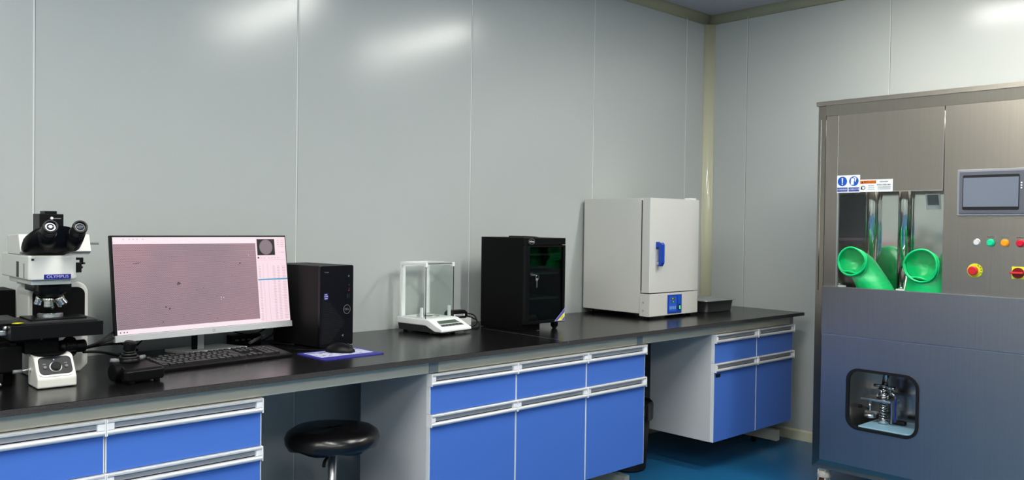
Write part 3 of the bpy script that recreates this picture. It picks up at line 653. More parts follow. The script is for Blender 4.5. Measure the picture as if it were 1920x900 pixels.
# ================================================================== BALANCE
bo = (2.178, -0.335, D); by = 0.125
bo = (2.186, -0.325, D)
ba = thing('analytical_balance', 'white laboratory balance with a clear glass draft shield', 'balance', (bo[0], bo[1], D-0.008), by); ba.scale = (0.86, 0.87, 1.03)
W = 0.215
MB().prism([(0.0, 0.018), (0.045, 0.014), (0.10, 0.016), (0.30, 0.016), (0.31, 0.050), (0.10, 0.050), (0.04, 0.022), (0.0, 0.022)], 0.004, W-0.004, 'x', 'dark_grey').build('base_tray', ba)
s = MB(); s.prism([(0.0, 0.021), (0.0, 0.032), (0.012, 0.036), (0.090, 0.066), (0.115, 0.068), (0.315, 0.068), (0.318, 0.042), (0.11, 0.042), (0.05, 0.021)], 0, W, 'x', 'scope_rim')
s.build('housing', ba, bevel=0.004)
# display on the slope
sl_ = math.atan2(0.030, 0.078); X = Matrix.Translation((W/2, 0.012, 0.036)) @ Matrix.Rotation(sl_, 4, 'X')
s = MB(M4=X); s.prism([(-0.075, 0.038), (0.070, 0.038), (0.064, 0.066), (-0.066, 0.066)], 0.0002, 0.0012, 'z', 'mid_grey').prism([(-0.080, 0.014), (0.078, 0.014), (0.073, 0.032), (-0.075, 0.032)], 0.0002, 0.0012, 'z', 'mid_grey')
for k in range(6): s.box(-0.07+k*0.024, -0.052+k*0.024, 0.018, 0.028, 0.0012, 0.0018, 'dark_grey')
s.box(-0.06, 0.055, 0.042, 0.062, 0.0012, 0.0016, 'lcd_dark'); s.build('display', ba)
z0 = 0.068; z1 = 0.298; y0, y1 = 0.118, 0.300; x0, x1 = 0.006, W-0.006
MB().box(x0, x0+0.028, y1-0.012, y1, z0, z1-0.010, 'scope_rim', 0.001).box(x1-0.028, x1, y1-0.012, y1, z0, z1-0.010, 'scope_rim', 0.001).box(x0+0.028, x1-0.028, y1-0.004, y1, z1-0.02, z1-0.010, 'scope_rim').build('rear_post', ba)
s = MB().box(x0, x0+0.012, y0, y1, z1-0.012, z1, 'scope_rim', 0.001).box(x1-0.012, x1, y0, y1, z1-0.012, z1, 'scope_rim', 0.001).box(x0, x1, y0+0.003, y0+0.007, z1-0.006, z1-0.001, 'mid_grey').box(x0+0.012, x1-0.012, y1-0.008, y1, z1-0.009, z1, 'scope_rim')
s.box(x0-0.001, x0+0.014, y0-0.003, y0+0.013, z1-0.017, z1+0.001, 'scope_rim', 0.002).box(x1-0.014, x1+0.001, y0-0.003, y0+0.013, z1-0.017, z1+0.001, 'scope_rim', 0.002); s.build('top_frame', ba)
for nm, q in (('front_glass', (x0+0.004, x1-0.004, y0+0.002, y0+0.005, z0, z1-0.012)), ('side_glass', (x0+0.002, x0+0.005, y0+0.006, y1-0.013, z0, z1-0.012)), ('side_glass', (x1-0.005, x1-0.002, y0+0.006, y1-0.013, z0, z1-0.012)), ('top_glass', (x0+0.012, x1-0.012, y0+0.008, y1-0.008, z1-0.005, z1-0.002))):
    MB().box(*q, 'clear_pane').build(nm, ba)
for xx in (x0+0.002, x1-0.005): MB().box(xx, xx+0.003, y0-0.001, y0+0.002, z0, z1-0.015, 'dark_grey').build('glass_edge', ba)
MB().cyl((W/2, 0.20, z0), (W/2, 0.20, z0+0.008), 0.02, 'mid_grey').lathe((W/2, 0.20, z0+0.008), (W/2, 0.20, z0+0.012), [(0, 0.045), (1, 0.045)], 'chrome_soft', 40).torus((W/2, 0.20, z0+0.004), (0, 0, 1), 0.056, 0.002, 'chrome_soft', 40).build('weighing_pan', ba)
MB().box(x0+0.006, x0+0.010, y0+0.02, y1-0.016, z0, z0+0.004, 'scope_rim').build('glass_track', ba)
MB().cyl((x0-0.012, y0+0.06, z0), (x0-0.012, y0+0.06, z0+0.045), 0.009, 'clear_pane') if False else None
for xx in (x0+0.012, x1+0.006):
    MB().box(xx-0.006, xx+0.004, y0+0.030, y0+0.044, z0, z0+0.044, 'sign_white', 0.002).build('door_grip', ba)
for (x, y) in ((0.03, 0.10), (W-0.03, 0.10), (0.03, 0.28), (W-0.03, 0.28)): MB().lathe((x, y, 0.0078), (x, y, 0.0285), [(0, 0.011), (0.3, 0.012), (1, 0.010)], 'dark_grey').build('levelling_foot', ba)

# power block and adapter behind the balance
s = MB().box(-0.080, 0.066, -0.035, 0.035, 0, 0.034, 'oven_white', 0.003)
for k in range(3): s.box(-0.06+k*0.045, -0.035+k*0.045, -0.012, 0.012, 0.034, 0.0345, 'mid_grey')
tag(s.build('power_strip', loc=(2.478, -0.060, D), rotz=0.0), 'white power strip block on the worktop between balance and black cabinet', 'power strip')
ad = thing('power_adapter', 'black power adapter with a white label on the white power strip', 'adapter', (2.475, -0.066, D+0.0345), -0.1)
s = MB(); s.loft([[(a, b_, z) for a, b_ in rrect(0, 0, w_, d_, 0.012, 4)] for w_, d_, z in ((0.092, 0.046, 0), (0.102, 0.056, 0.008), (0.102, 0.056, 0.026), (0.084, 0.042, 0.036))], 'black_plastic').build('adapter_body', ad)
MB().box(-0.030, 0.030, -0.0292, -0.0280, 0.011, 0.020, 'sign_white').box(-0.022, 0.022, -0.0296, -0.0292, 0.013, 0.018, 'mid_grey').build('rating_label', ad)
def bez(p, n=24):
    p = [Vector(q) for q in p]; out = []
    P = [p[0]]+p+[p[-1]]
    for i in range(1, len(P)-2):
        for k in range(n//max(1, len(p)-1)+1):
            t = k/(n//max(1, len(p)-1)+1); a, b_, c, d_ = P[i-1], P[i], P[i+1], P[i+2]
            out.append(0.5*((2*b_)+(c-a)*t+(2*a-5*b_+4*c-d_)*t*t+(3*b_-a-3*c+d_)*t**3))
    out.append(p[-1]); return out
def cable(pts, r, label, mt='black_plastic'):
    o = Vector(pts[0]); q = bez([Vector(p)-o for p in pts]); return tag(MB().tube(q, r, mt, 8).build('cable', loc=o), label, 'cable')
cable([(2.527, -0.068, 0.808), (2.555, -0.10, 0.800), (2.530, -0.15, 0.768), (2.44, -0.20, 0.760), (2.41, -0.20, 0.765)], 0.0028, 'thin black cable looping from the power adapter down to the worktop')
cable([(2.527, -0.058, 0.800), (2.568, -0.095, 0.780), (2.528, -0.17, 0.762), (2.47, -0.22, 0.7585), (2.44, -0.19, 0.7585)], 0.0028, 'second thin black cable beside the white power strip, lying nearer the black cabinet')
cable([(4.215, -0.23, 0.759), (4.30, -0.20, 0.7585), (4.36, -0.25, 0.7585), (4.31, -0.31, 0.7585), (4.24, -0.29, 0.7585)], 0.003, 'thin dark cable on the worktop right of the steel tray', 'dark_grey')

# ================================================================== TOWER
to = (1.612, -0.330, D); tyw = 0.16
tw = thing('computer_tower', 'black desktop computer tower standing right of the monitor', 'computer', to, tyw)
TW, TD, TH = 0.160, 0.275, 0.304
MB().box(0, TW, 0.014, TD, 0.004, TH, 'tower_side', 0.003).build('case', tw)
s = MB(); s.prism(rrect(TW/2, TH/2+0.001, TW, TH-0.002, 0.007, 3), 0.0, 0.014, 'y', 'tower_front'); fb = s.build('front_bezel', tw)
s = MB()
for r in range(26):
    for c in range(22):
        x = 0.010+c*0.0056+(r % 2)*0.0028; z = 0.018+r*0.0066
        if z > 0.195-max(0, x-0.02)*1.05 or x > 0.125 or (z < 0.10 and x > 0.035+z*0.95): continue
        s.add([(x+0.0023*math.cos(k*PI/3+PI/6), -0.0004, z+0.0023*math.sin(k*PI/3+PI/6)) for k in range(6)], [(5, 4, 3, 2, 1, 0)], 'tower_mesh')
s.build('vent_pattern', fb)
s = MB(); s.box(0.019, 0.037, -0.0006, 0, 0.178, 0.203, 'badge_blue'); text(s, 'intel', 0.0065, 'print_white', frame_front(0.0265, -0.0008, 0.198)); text(s, 'CORE', 0.0072, 'print_white', frame_front(0.028, -0.0008, 0.1905)); s.box(0.021, 0.035, -0.0009, -0.0006, 0.181, 0.1845, 'print_lilac')
s.build('processor_sticker', fb)['label'] = 'small blue sticker'
s = MB(); text(s, 'Vostro', 0.0075, 'mid_grey', frame_front(0.030, -0.0006, 0.280)); s.build('model_name', fb)
s = MB().torus((0.129, -0.0006, 0.137), (0, 1, 0), 0.0165, 0.0009, 'mid_grey', 36, 6); text(s, 'DELL', 0.0115, 'mid_grey', frame_front(0.129, -0.0008, 0.137)); s.build('maker_badge', fb)['label'] = 'round grey badge'
s = MB().cyl((0.137, -0.001, 0.263), (0.137, 0, 0.263), 0.0035, 'mid_grey'); s.build('power_button', fb)
s = MB()
for z, w_ in ((0.229, 0.004), (0.215, 0.0035)): s.cyl((0.140, -0.0008, z), (0.140, 0, z), w_, 'dark_grey')
for x in (0.128, 0.137): s.box(x, x+0.0045, -0.0008, 0, 0.180, 0.195, 'dark_grey')
s.cyl((0.138, -0.0012, 0.208), (0.138, 0, 0.208), 0.002, 'red_btn'); s.build('port', fb)
for y in (0.03, TD-0.03): MB().box(0.015, TW-0.015, y-0.01, y+0.01, 0, 0.004, 'rubber_black').build('rubber_foot', tw)
s = MB(); s.prism([(0.104, 0.040), (0.114, 0.044), (0.112, 0.034)], -0.0006, 0, 'y', 'mid_grey'); s.build('small_mark', fb)

# ================================================================== MONITOR
mo = (1.238, -0.14, D); myaw, mt_ = 0.113, 0.135
mn = thing('monitor', 'large flat monitor showing a pink microscope image', 'monitor', mo, myaw)
Rz = Matrix.Rotation(myaw, 4, 'Z'); MW, MH = 0.656, 0.340
cen = Matrix.Rotation(-myaw, 4, 'Z') @ (Vector((1.238, -0.245, 0.832))-Vector(mo))
X = Matrix.Translation(cen) @ Matrix.Rotation(-mt_, 4, 'X')
hw = MW/2; CH = 0.020
def S(): return MB(M4=X)
S().box(-hw, hw, 0.0, 0.012, 0, MH, 'black_plastic', 0.0015).box(-hw*0.6, hw*0.6, 0.0125, 0.035, 0.04, 0.26, 'black_plastic', 0.01).build('screen_housing', mn)
S().box(-hw-0.001, hw+0.001, -0.004, 0.012, -0.001, CH, 'chrome_soft' if False else 'alu', 0.001).build('chin', mn)['label'] = 'silver strip below the screen'
a0, a1, b0, b1_ = -hw+0.008, hw-0.004, CH+0.001, MH-0.006
def U(u): return a0+(a1-a0)*u
def V(v): return b1_-(b1_-b0)*v
s = S(); s.box(a0, a1, -0.0008, 0, b0, b1_, 'scr_white')
ds = s.build('display', mn)
def rect(s, u0, u1, v0, v1, mt, lv): y = -0.0008-0.0001*lv; s.add([(U(u0), y, V(v1)), (U(u1), y, V(v1)), (U(u1), y, V(v0)), (U(u0), y, V(v0))], [(0, 1, 2, 3)], mt)
s = S(); rect(s, 0.0, 0.802, 0.072, 0.950, 'scr_image', 1)
rr_ = random.Random(3)
for (u, v, su, sv, an) in ((0.115, 0.272, 0.026, 0.003, 0.15), (0.255, 0.745, 0.004, 0.010, -0.2), (0.275, 0.765, 0.003, 0.014, -0.5), (0.697, 0.300, 0.004, 0.010, -0.4), (0.687, 0.315, 0.003, 0.004, 0), (0.60, 0.285, 0.003, 0.003, 0), (0.645, 0.435, 0.002, 0.004, 0), (0.47, 0.56, 0.002, 0.004, 0), (0.43, 0.58, 0.002, 0.006, 0), (0.545, 0.66, 0.003, 0.004, 0), (0.235, 0.90, 0.003, 0.005, 0), (0.21, 0.92, 0.002, 0.004, 0), (0.54, 0.905, 0.003, 0.005, 0), (0.345, 0.565, 0.002, 0.003, 0), (0.565, 0.70, 0.002, 0.004, 0), (0.82*0.9, 0.22, 0.002, 0.003, 0)):
    cx_, cz_ = U(u), V(v); w_, h_ = su*(a1-a0)*0.8, sv*(b1_-b0)*0.75
    s.add([(cx_+math.cos(an)*p*w_-math.sin(an)*q*h_, -0.0012, cz_+math.sin(an)*p*w_+math.cos(an)*q*h_) for p, q in ((-1, -1), (1, -1), (1, 1), (-1, 1))], [(0, 1, 2, 3)], 'scr_speck')
for k in range(11):
    a = rr_.uniform(0, 2*PI); q = rr_.uniform(0, 0.007); s.cyl((U(0.333)+q*math.cos(a), -0.0011, V(0.50)+q*math.sin(a)), (U(0.333)+q*math.cos(a), -0.0010, V(0.50)+q*math.sin(a)), 0.0022, 'scr_spot', seg=8)
for (u, v) in ((0.57, 0.675), (0.568, 0.70), (0.755, 0.21), (0.585, 0.68)): s.cyl((U(u), -0.0013, V(v)), (U(u), -0.0012, V(v)), 0.0015, 'scr_white', seg=8)
s.build('microscope_picture', ds)
s = S(); rect(s, 0.806, 0.999, 0.0, 0.995, 'scr_pink', 1)
mt1 = s; s = S(); rect(s, 0.812, 0.928, 0.025, 0.215, 'scr_black', 2); s.cyl((U(0.87), -0.0013, V(0.12)), (U(0.87), -0.0012, V(0.12)), 0.0275, 'scr_disc', seg=40)
s.build('overview_map', ds); s = mt1
rect(s, 0.806, 1.0, 0.492, 0.508, 'scr_blue', 3)
for k in range(34):
    v = 0.345+k*0.0188
    if abs(v-0.5) < 0.012: continue
    for u, wd in ((0.815, 0.012), (0.905, 0.016), (0.935, 0.016), (0.968, 0.022)): rect(s, u, u+wd, v, v+0.006, 'scr_text', 2)
for u in (0.842, 0.872): rect(s, u, u+0.0015, 0.32, 0.985, 'scr_text', 2)
for k, v in enumerate((0.035, 0.06, 0.085, 0.11, 0.18)): rect(s, 0.945+0.01*(k > 2), 0.96, v, v+0.007, 'scr_text', 2); rect(s, 0.968, 0.99, v, v+0.007, 'scr_text', 2)
for u in (0.812, 0.83, 0.85, 0.88, 0.90, 0.92, 0.94): rect(s, u, u+0.010, 0.245 if u > 0.82 else 0.235, 0.252, 'scr_speck' if u < 0.815 else 'scr_text', 2)
rect(s, 0.806, 1, 0.27, 0.272, 'scr_text', 2)
for u in (0.05, 0.08, 0.1, 0.12, 0.15): rect(s, u, u+0.008, 0.018, 0.026, 'scr_text', 2)
for u in (0.012, 0.03, 0.045): rect(s, u, u+0.006, 0.970, 0.982, 'scr_spot', 2)
s.build('measurement_table', ds)
S().torus((0.01, -0.0045, CH*0.5), (0, 1, 0), 0.004, 0.0005, 'mid_grey', 24, 6).build('maker_badge', mn)
S().box(hw*0.62, hw*0.635, -0.005, -0.003, 0.0, 0.003, 'cap_white').build('power_light', mn)
MB().box(-0.002, 0.022, 0.0, 0.016, 0.008, 0.27, 'alu', 0.003).box(-0.018, -0.002, 0.002, 0.014, 0.008, 0.27, 'black_plastic').build('stand_post', mn)
MB().prism([(-0.055, -0.050), (0.165, -0.050), (0.13, 0.085), (-0.08, 0.085)], 0, 0.010, 'z', 'stand_silver').build('stand_base', mn, bevel=0.002)

# ================================================================== KEYBOARD
kb = thing('keyboard', 'full size black keyboard in front of the monitor', 'keyboard', (0.984, -0.478, D), 0.098)
KW, KD = 0.465, 0.150
MB().prism([(0, 0), (0, 0.010), (0.012, 0.013), (KD, 0.026), (KD, 0.006)], 0, KW, 'x', 'black_plastic').build('keyboard_base', kb, bevel=0.0015)
ksl = math.atan2(0.013, KD-0.012); KX = Matrix.Translation((0, 0.012, 0.013)) @ Matrix.Rotation(ksl, 4, 'X')
u_ = 0.0193; kx0 = 0.010
rows = [  # (y, [(x in u, width in u)])
    (0.006, [(0, 1.25), (1.25, 1.25), (2.5, 1.25), (3.75, 6.25), (10, 1.25), (11.25, 1.25), (12.5, 1.25), (13.75, 1.25), (15.4, 1), (16.4, 1), (17.4, 1), (18.8, 2), (20.8, 1)]),
    (0.0253, [(0, 2.25)]+[(2.25+i, 1) for i in range(10)]+[(12.25, 2.75), (16.4, 1), (18.8, 1), (19.8, 1), (20.8, 1)]),
    (0.0446, [(0, 1.75)]+[(1.75+i, 1) for i in range(11)]+[(12.75, 2.25), (18.8, 1), (19.8, 1), (20.8, 1)]),
    (0.0639, [(0, 1.5)]+[(1.5+i, 1) for i in range(12)]+[(13.5, 1.5), (15.4, 1), (16.4, 1), (17.4, 1), (18.8, 1), (19.8, 1), (20.8, 1)]),
    (0.0832, [(i, 1) for i in range(13)]+[(13, 2), (15.4, 1), (16.4, 1), (17.4, 1), (18.8, 1), (19.8, 1), (20.8, 1)]),
    (0.1080, [(0, 1)]+[(2+i, 1) for i in range(4)]+[(6.5+i, 1) for i in range(4)]+[(11+i, 1) for i in range(4)]+[(15.4, 1), (16.4, 1), (17.4, 1)])]
kmesh = {}; nk = 0
for y, ks in rows:
    for x, wd in ks:
        wk = round(wd, 2)
        if wk not in kmesh:
            a = 0.0008; bb_ = wd*u_-0.0016; q = 0.0022; dd_ = 0.0175
            s = MB(M4=Matrix.Rotation(ksl, 4, 'X'))
            s.loft([[(a, 0, 0), (bb_, 0, 0), (bb_, dd_, 0), (a, dd_, 0)], [(a+q, q*0.6, 0.007), (bb_-q, q*0.6, 0.007), (bb_-q, dd_-q, 0.007), (a+q, dd_-q, 0.007)]], 'key_black', smooth=False)
            if wd < 6: s.box(a+q+0.002, a+q+0.006, dd_-q-0.007, dd_-q-0.002, 0.0069, 0.0072, 'key_print')
            o = s.build('key', kb); kmesh[wk] = o; 
        else:
            o = kmesh[wk].copy(); C.objects.link(o); o.parent = kb
        p = KX @ Vector((kx0+x*u_*0.995, y, 0.0)); o.location = p; nk += 1
MB(M4=KX).box(0.368, 0.40, 0.11, 0.122, -0.001, 0.0006, 'dark_grey').build('light_strip', kb)

# mouse pad, mouse
pd = MB(); P4 = [(a, b_) for a, b_ in rrect(0, 0, 0.245, 0.185, 0.008, 3)]
pd.prism(P4, 0, 0.003, 'z', 'pad_blue'); pd.box(-0.105, 0.108, -0.045, 0.052, 0.003, 0.0032, 'pad_white').box(-0.105, 0.108, 0.064, 0.076, 0.003, 0.0032, 'pad_white')
rq = random.Random(5)
for k in range(46):
    x = rq.uniform(-0.098, 0.09); y = rq.uniform(-0.04, 0.044); w_ = rq.uniform(0.004, 0.014); h_ = rq.uniform(0.002, 0.006)
    pd.box(x, x+w_, y, y+h_, 0.0032, 0.0033, 'purple' if k % 3 else 'dark_grey')
tag(pd.build('mouse_pad', loc=(1.605, -0.487, D), rotz=0.02), 'blue and white printed mouse pad lying beside the keyboard', 'mouse pad')
ms = thing('computer_mouse', 'black computer mouse resting on the blue mouse pad', 'mouse', (1.618, -0.462, D+0.0034), 0.55)
rings = []
for k in range(11):
    t = k/10; L = 0.052; xx = -L+2*L*t; prof = math.sin(PI*(0.06+0.88*t))**0.5; ww = 0.030*prof; hh = 0.034*(math.sin(PI*(0.08+0.80*t))**0.7)
    rings.append([(ww*math.cos(a), xx, max(0.0008, hh*math.sin(a) if math.sin(a) > 0 else 0.0008)) for a in [2*PI*i/20 for i in range(20)]])
MB().loft(rings, 'black_plastic').build('mouse_body', ms)
MB().cyl((-0.003, -0.030, 0.0265), (0.003, -0.030, 0.0265), 0.006, 'dark_grey').build('scroll_wheel', ms)

# ================================================================== JOYSTICK CONTROLLER
jo = (0.872, -0.545, D)
js = thing('joystick_controller', 'black joystick controller box standing between the microscope and keyboard', 'joystick controller', jo, 0.16)
s = MB(); base = [(-0.050, -0.072), (0.058, -0.072), (0.064, -0.064), (0.052, 0.045), (0.034, 0.060), (-0.022, 0.060), (-0.056, -0.062)]
s.loft([[(x*0.96, y*0.96, 0.008) for x, y in base], [(x, y, 0.014) for x, y in base], [(x, y, 0.036+(y+0.07)*0.05) for x, y in base], [(x*0.90, y*0.93+0.002, 0.043+(y+0.07)*0.09) for x, y in base]], 'black_plastic', smooth=False)
s.build('controller_body', js, bevel=0.002)
s = MB().cyl((0.006, 0.028, 0.045), (0.006, 0.028, 0.062), 0.030, 'black_plastic').torus((0.006, 0.028, 0.064), (0, 0, 1), 0.024, 0.004, 'rubber_black').torus((0.006, 0.028, 0.072), (0, 0, 1), 0.018, 0.004, 'rubber_black').torus((0.006, 0.028, 0.079), (0, 0, 1), 0.014, 0.003, 'rubber_black')
s.cyl((0.006, 0.028, 0.06), (0.006, 0.028, 0.09), 0.009, 'black_plastic').lathe((0.006, 0.028, 0.082), (0.008, 0.024, 0.110), [(0, 0.013), (0.15, 0.017), (0.85, 0.018), (1, 0.014)], 'black_plastic')
s.build('joystick', js)
for sx in (-1, 1): MB().lathe((0.006+sx*0.026, 0.030, 0.055), (0.006+sx*0.052, 0.034, 0.060), [(0, 0.006), (0.5, 0.007), (1, 0.005)], 'mid_grey').build('side_button', js)
MB().lathe((-0.036, -0.004, 0.030), (-0.062, -0.004, 0.030), [(0, 0.018), (0.1, 0.025), (0.9, 0.025), (1, 0.021)], 'black_matte', 20).build('side_knob', js)
for p in ((-0.03, -0.055), (0.045, -0.055), (0.03, 0.045), (-0.015, 0.045)): MB().cyl((*p, 0), (*p, 0.012), 0.009, 'rubber_black').build('rubber_foot', js)

# ================================================================== MICROSCOPE
so_ = (0.70, -0.36, D)
mi = thing('microscope', 'white and black upright laboratory microscope at the left of the worktop', 'microscope', so_)
def I(): return MB(so_)
bx0, bx1 = 0.629, 0.728
s = I(); s.prism([(-0.536, 0.757), (-0.536, 0.783), (-0.533, 0.787), (-0.495, 0.838), (-0.48, 0.842), (-0.440, 0.845), (-0.440, 0.757)], bx0, bx1, 'x', 'scope_white')
bs = s.build('microscope_base', mi, bevel=0.004)
I().box(0.667, 0.722, -0.4395, -0.3005, 0.758, 0.844, 'black_matte', 0.003).build('rear_spine', mi)
pa = math.atan2(0.051, 0.038); X2 = Matrix.Translation(Vector(((bx0+bx1)/2, -0.533, 0.787))-Vector(so_)) @ Matrix.Rotation(pa, 4, 'X')
s = MB(M4=X2); out = [(x, y) for x, y in rrect(0, 0.032, 0.093, 0.064, 0.016, 4)]; inn = [(x, y) for x, y in rrect(0, 0.033, 0.084, 0.056, 0.013, 4)]
ring2(s, out, inn, 0.0, 0.0022, 'z', 'scope_rim'); s.prism(inn, -0.0005, 0.0012, 'z', 'dark_grey'); s.box(-0.003, 0.0, 0.050, 0.053, 0.0012, 0.002, 'print_lilac')
s.build('control_panel', bs)['label'] = 'dark sloping panel with white rim'
MB(M4=X2).lathe((0, 0.028, 0.0013), (0, 0.028, 0.0035), [(0, 0.0155), (1, 0.0155)], 'chrome_soft', 32).lathe((0, 0.028, 0.0035), (0, 0.028, 0.012), [(0, 0.0135), (0.8, 0.0128), (1, 0.0115)], 'black_plastic', 32).build('dimmer_knob', bs)
for x in (-0.027, 0.027): MB(M4=X2).lathe((x, 0.028, 0.001), (x, 0.028, 0.006), [(0, 0.0048), (1, 0.0038)], 'mid_grey').box(x-0.004, x+0.004, 0.038, 0.0405, 0.001, 0.002, 'mid_grey').build('panel_button', bs)
for x in (bx0+0.012, bx1-0.012):
    for y in (-0.515, -0.455): I().cyl((x, y, D), (x, y, 0.7572), 0.009, 'rubber_black').build('rubber_foot', bs)
# arm: C shape seen from the front as a white arch with dark inner cover
ax0, ax1 = 0.662, 0.826
s = I(); pr = []
for (cx_, cz_, a0_) in ((ax1-0.035, 0.995, 0), (ax0+0.035, 0.995, 90)):
    for k in range(7): a = math.radians(a0_+15*k); pr.append((cx_+0.035*math.cos(a), cz_+0.035*math.sin(a)))
pr += [(ax0, 0.757), (ax1-0.022, 0.757), (ax1, 0.778)]
s.prism(pr, -0.30, -0.165, 'y', 'scope_white'); ar = s.build('arm', mi, bevel=0.004)
for x in (0.685, 0.80): I().cyl((x, -0.20, D), (x, -0.20, 0.7572), 0.009, 'rubber_black').build('rubber_foot', ar)
s = I(); pi_ = []
for (cx_, cz_, a0_) in ((ax1-0.035, 0.992, 0), (ax0+0.035, 0.992, 90)):
    for k in range(7): a = math.radians(a0_+15*k); pi_.append((cx_+0.024*math.cos(a), cz_+0.022*math.sin(a)))
pi_ += [(ax0+0.011, 0.895), (ax1-0.011, 0.895)]
s.prism(pi_, -0.306, -0.3005, 'y', 'black_matte').build('inner_cover', ar)
s = I().box(0.660, 0.796, -0.30, -0.17, 1.02, 1.052, 'scope_white', 0.008); s.build('arm_bridge', ar)
# lamp arm (head body)
s = I(); s.prism([(0.614, -0.497), (0.622, -0.503), (0.727, -0.503), (0.736, -0.495), (0.736, -0.20), (0.614, -0.20)], 1.050, 1.1175, 'z', 'scope_white')
hb = s.build('illuminator_arm', mi, bevel=0.004)
I().prism([(0.624, -0.490), (0.724, -0.490), (0.724, -0.25), (0.624, -0.25)], 1.036, 1.0495, 'z', 'scope_white').build('lower_step', hb, bevel=0.003)
s = I().box(0.652, 0.720, -0.5045, -0.503, 1.0525, 1.0655, 'badge_blue', 0.0005); text(s, 'OLYMPUS', 0.0112, 'print_lilac', frame_front(0.686, -0.5048, 1.059), 1.15, 0.0003); s.build('maker_badge', hb)['label'] = 'dark blue name badge'
I().box(0.6125, 0.6145, -0.40, -0.38, 1.055, 1.098, 'black_plastic').build('filter_slot', hb)
I().box(0.6125, 0.6145, -0.46, -0.457, 1.055, 1.095, 'mid_grey').build('side_line', hb)
I().box(0.7362, 0.752, -0.49, -0.47, 1.068, 1.096, 'black_plastic', 0.001).cyl((0.752, -0.48, 1.083), (0.757, -0.48, 1.083), 0.004, 'dark_grey').box(0.7362, 0.768, -0.45, -0.44, 1.102, 1.1085, 'black_plastic').box(0.760, 0.768, -0.45, -0.44, 1.089, 1.102, 'black_plastic').cyl((0.768, -0.445, 1.092), (0.774, -0.445, 1.092), 0.003, 'dark_grey').build('filter_slider', hb)
I().box(0.621, 0.6275, -0.5038, -0.5025, 1.104, 1.1095, 'print_black').build('small_switch', hb)
# observation tube base
s = I(); s.prism([(-0.425, 1.126), (-0.412, 1.1178), (-0.28, 1.1178), (-0.28, 1.170), (-0.405, 1.175)], 0.612, 0.797, 'x', 'scope_white')
tb = s.build('tube_housing', mi, bevel=0.002)
I().box(0.618, 0.792, -0.420, -0.414, 1.117, 1.1215, 'mid_grey').build('lower_bevel', tb)
I().box(0.797, 0.838, -0.36, -0.352, 1.143, 1.149, 'mid_grey', 0.001).build('slider_rod', tb)
I().box(0.666, 0.729, -0.40, -0.33, 1.172, 1.233, 'black_plastic', 0.002).box(0.682, 0.714, -0.39, -0.34, 1.233, 1.2415, 'black_plastic', 0.001).cyl((0.698, -0.401, 1.221), (0.698, -0.40, 1.221), 0.004, 'cap_white').box(0.703, 0.722, -0.4006, -0.40, 1.219, 1.2215, 'mid_grey').build('camera_port', tb)
# binocular head: lofted body
s = I(); N = 24; hc = [((0.668, -0.415, 1.138), 0.048, 0.018), ((0.668, -0.45, 1.140), 0.060, 0.026), ((0.670, -0.485, 1.150), 0.067, 0.036), ((0.674, -0.515, 1.164), 0.062, 0.036), ((0.679, -0.535, 1.178), 0.042, 0.022)]
s.loft([[(c[0]+a*math.copysign(abs(math.cos(t))**0.75, math.cos(t)), c[1]+0.25*b_*math.sin(t)*-1, c[2]+b_*math.copysign(abs(math.sin(t))**0.8, math.sin(t))) for t in [2*PI*k/N for k in range(N)]] for c, a, b_ in hc], 'black_plastic')
bh = s.build('binocular_head', mi)
ad_ = Vector((-0.10, -0.88, 0.36)).normalized()
for ex, rot in ((0.643, -1), (0.716, 1)):
    e = Vector((ex, -0.60, 1.199)); st = e-ad_*0.115+Vector((-rot*0.006, 0, -0.004))
    tube = I().lathe(st, e-ad_*0.045, [(0, 0.0265), (0.5, 0.0245), (1, 0.021)], 'black_plastic', 28).build('eye_tube', bh)
    q = I().lathe(e-ad_*0.045, e, [(0, 0.0175), (0.15, 0.0190), (0.3, 0.0175), (0.45, 0.0188), (0.6, 0.0178), (0.8, 0.0195), (1, 0.0180)], 'rubber_black', 28, caps=False)
    q.torus(e, ad_, 0.0158, 0.0028, 'dark_grey', 28, 8).cyl(e-ad_*0.010, e-ad_*0.004, 0.0155, 'black_gloss', seg=28)
    ep = q.build('eyepiece', bh)
    I().lathe(e-ad_*0.0045, e-ad_*0.001, [(0, 0.0095), (0.5, 0.0085), (1, 0.004)], 'lens_glass', 24, sharp=False).build('eye_lens', ep)
I().cyl((0.618, -0.50, 1.165), (0.613, -0.503, 1.165), 0.003, 'cap_white').build('set_screw', bh)
# nosepiece, objectives
np_ = I().lathe((0.690, -0.42, 0.998), (0.690, -0.42, 1.036), [(0, 0.030), (0.25, 0.040), (0.7, 0.043), (1, 0.043)], 'black_plastic', 32).box(0.650, 0.735, -0.46, -0.31, 1.012, 1.0355, 'black_plastic', 0.004).build('nosepiece', mi)
ob = lambda p0, p1, r: I().lathe(p0, p1, [(0, r), (0.3, r), (0.32, r*0.93), (0.65, r*0.93), (0.67, r), (0.85, r), (1, r*0.6)], 'chrome', 24).lathe(Vector(p0).lerp(Vector(p1), 0.30), Vector(p0).lerp(Vector(p1), 0.38), [(0, r*1.02), (1, r*1.02)], 'brass', 24).build('objective', np_)
ob((0.682, -0.432, 0.998), (0.682, -0.435, 0.966), 0.0135); ob((0.706, -0.425, 0.999), (0.723, -0.430, 0.970), 0.0145); ob((0.697, -0.395, 0.998), (0.703, -0.39, 0.957), 0.006); ob((0.672, -0.39, 0.998), (0.664, -0.385, 0.97), 0.010)
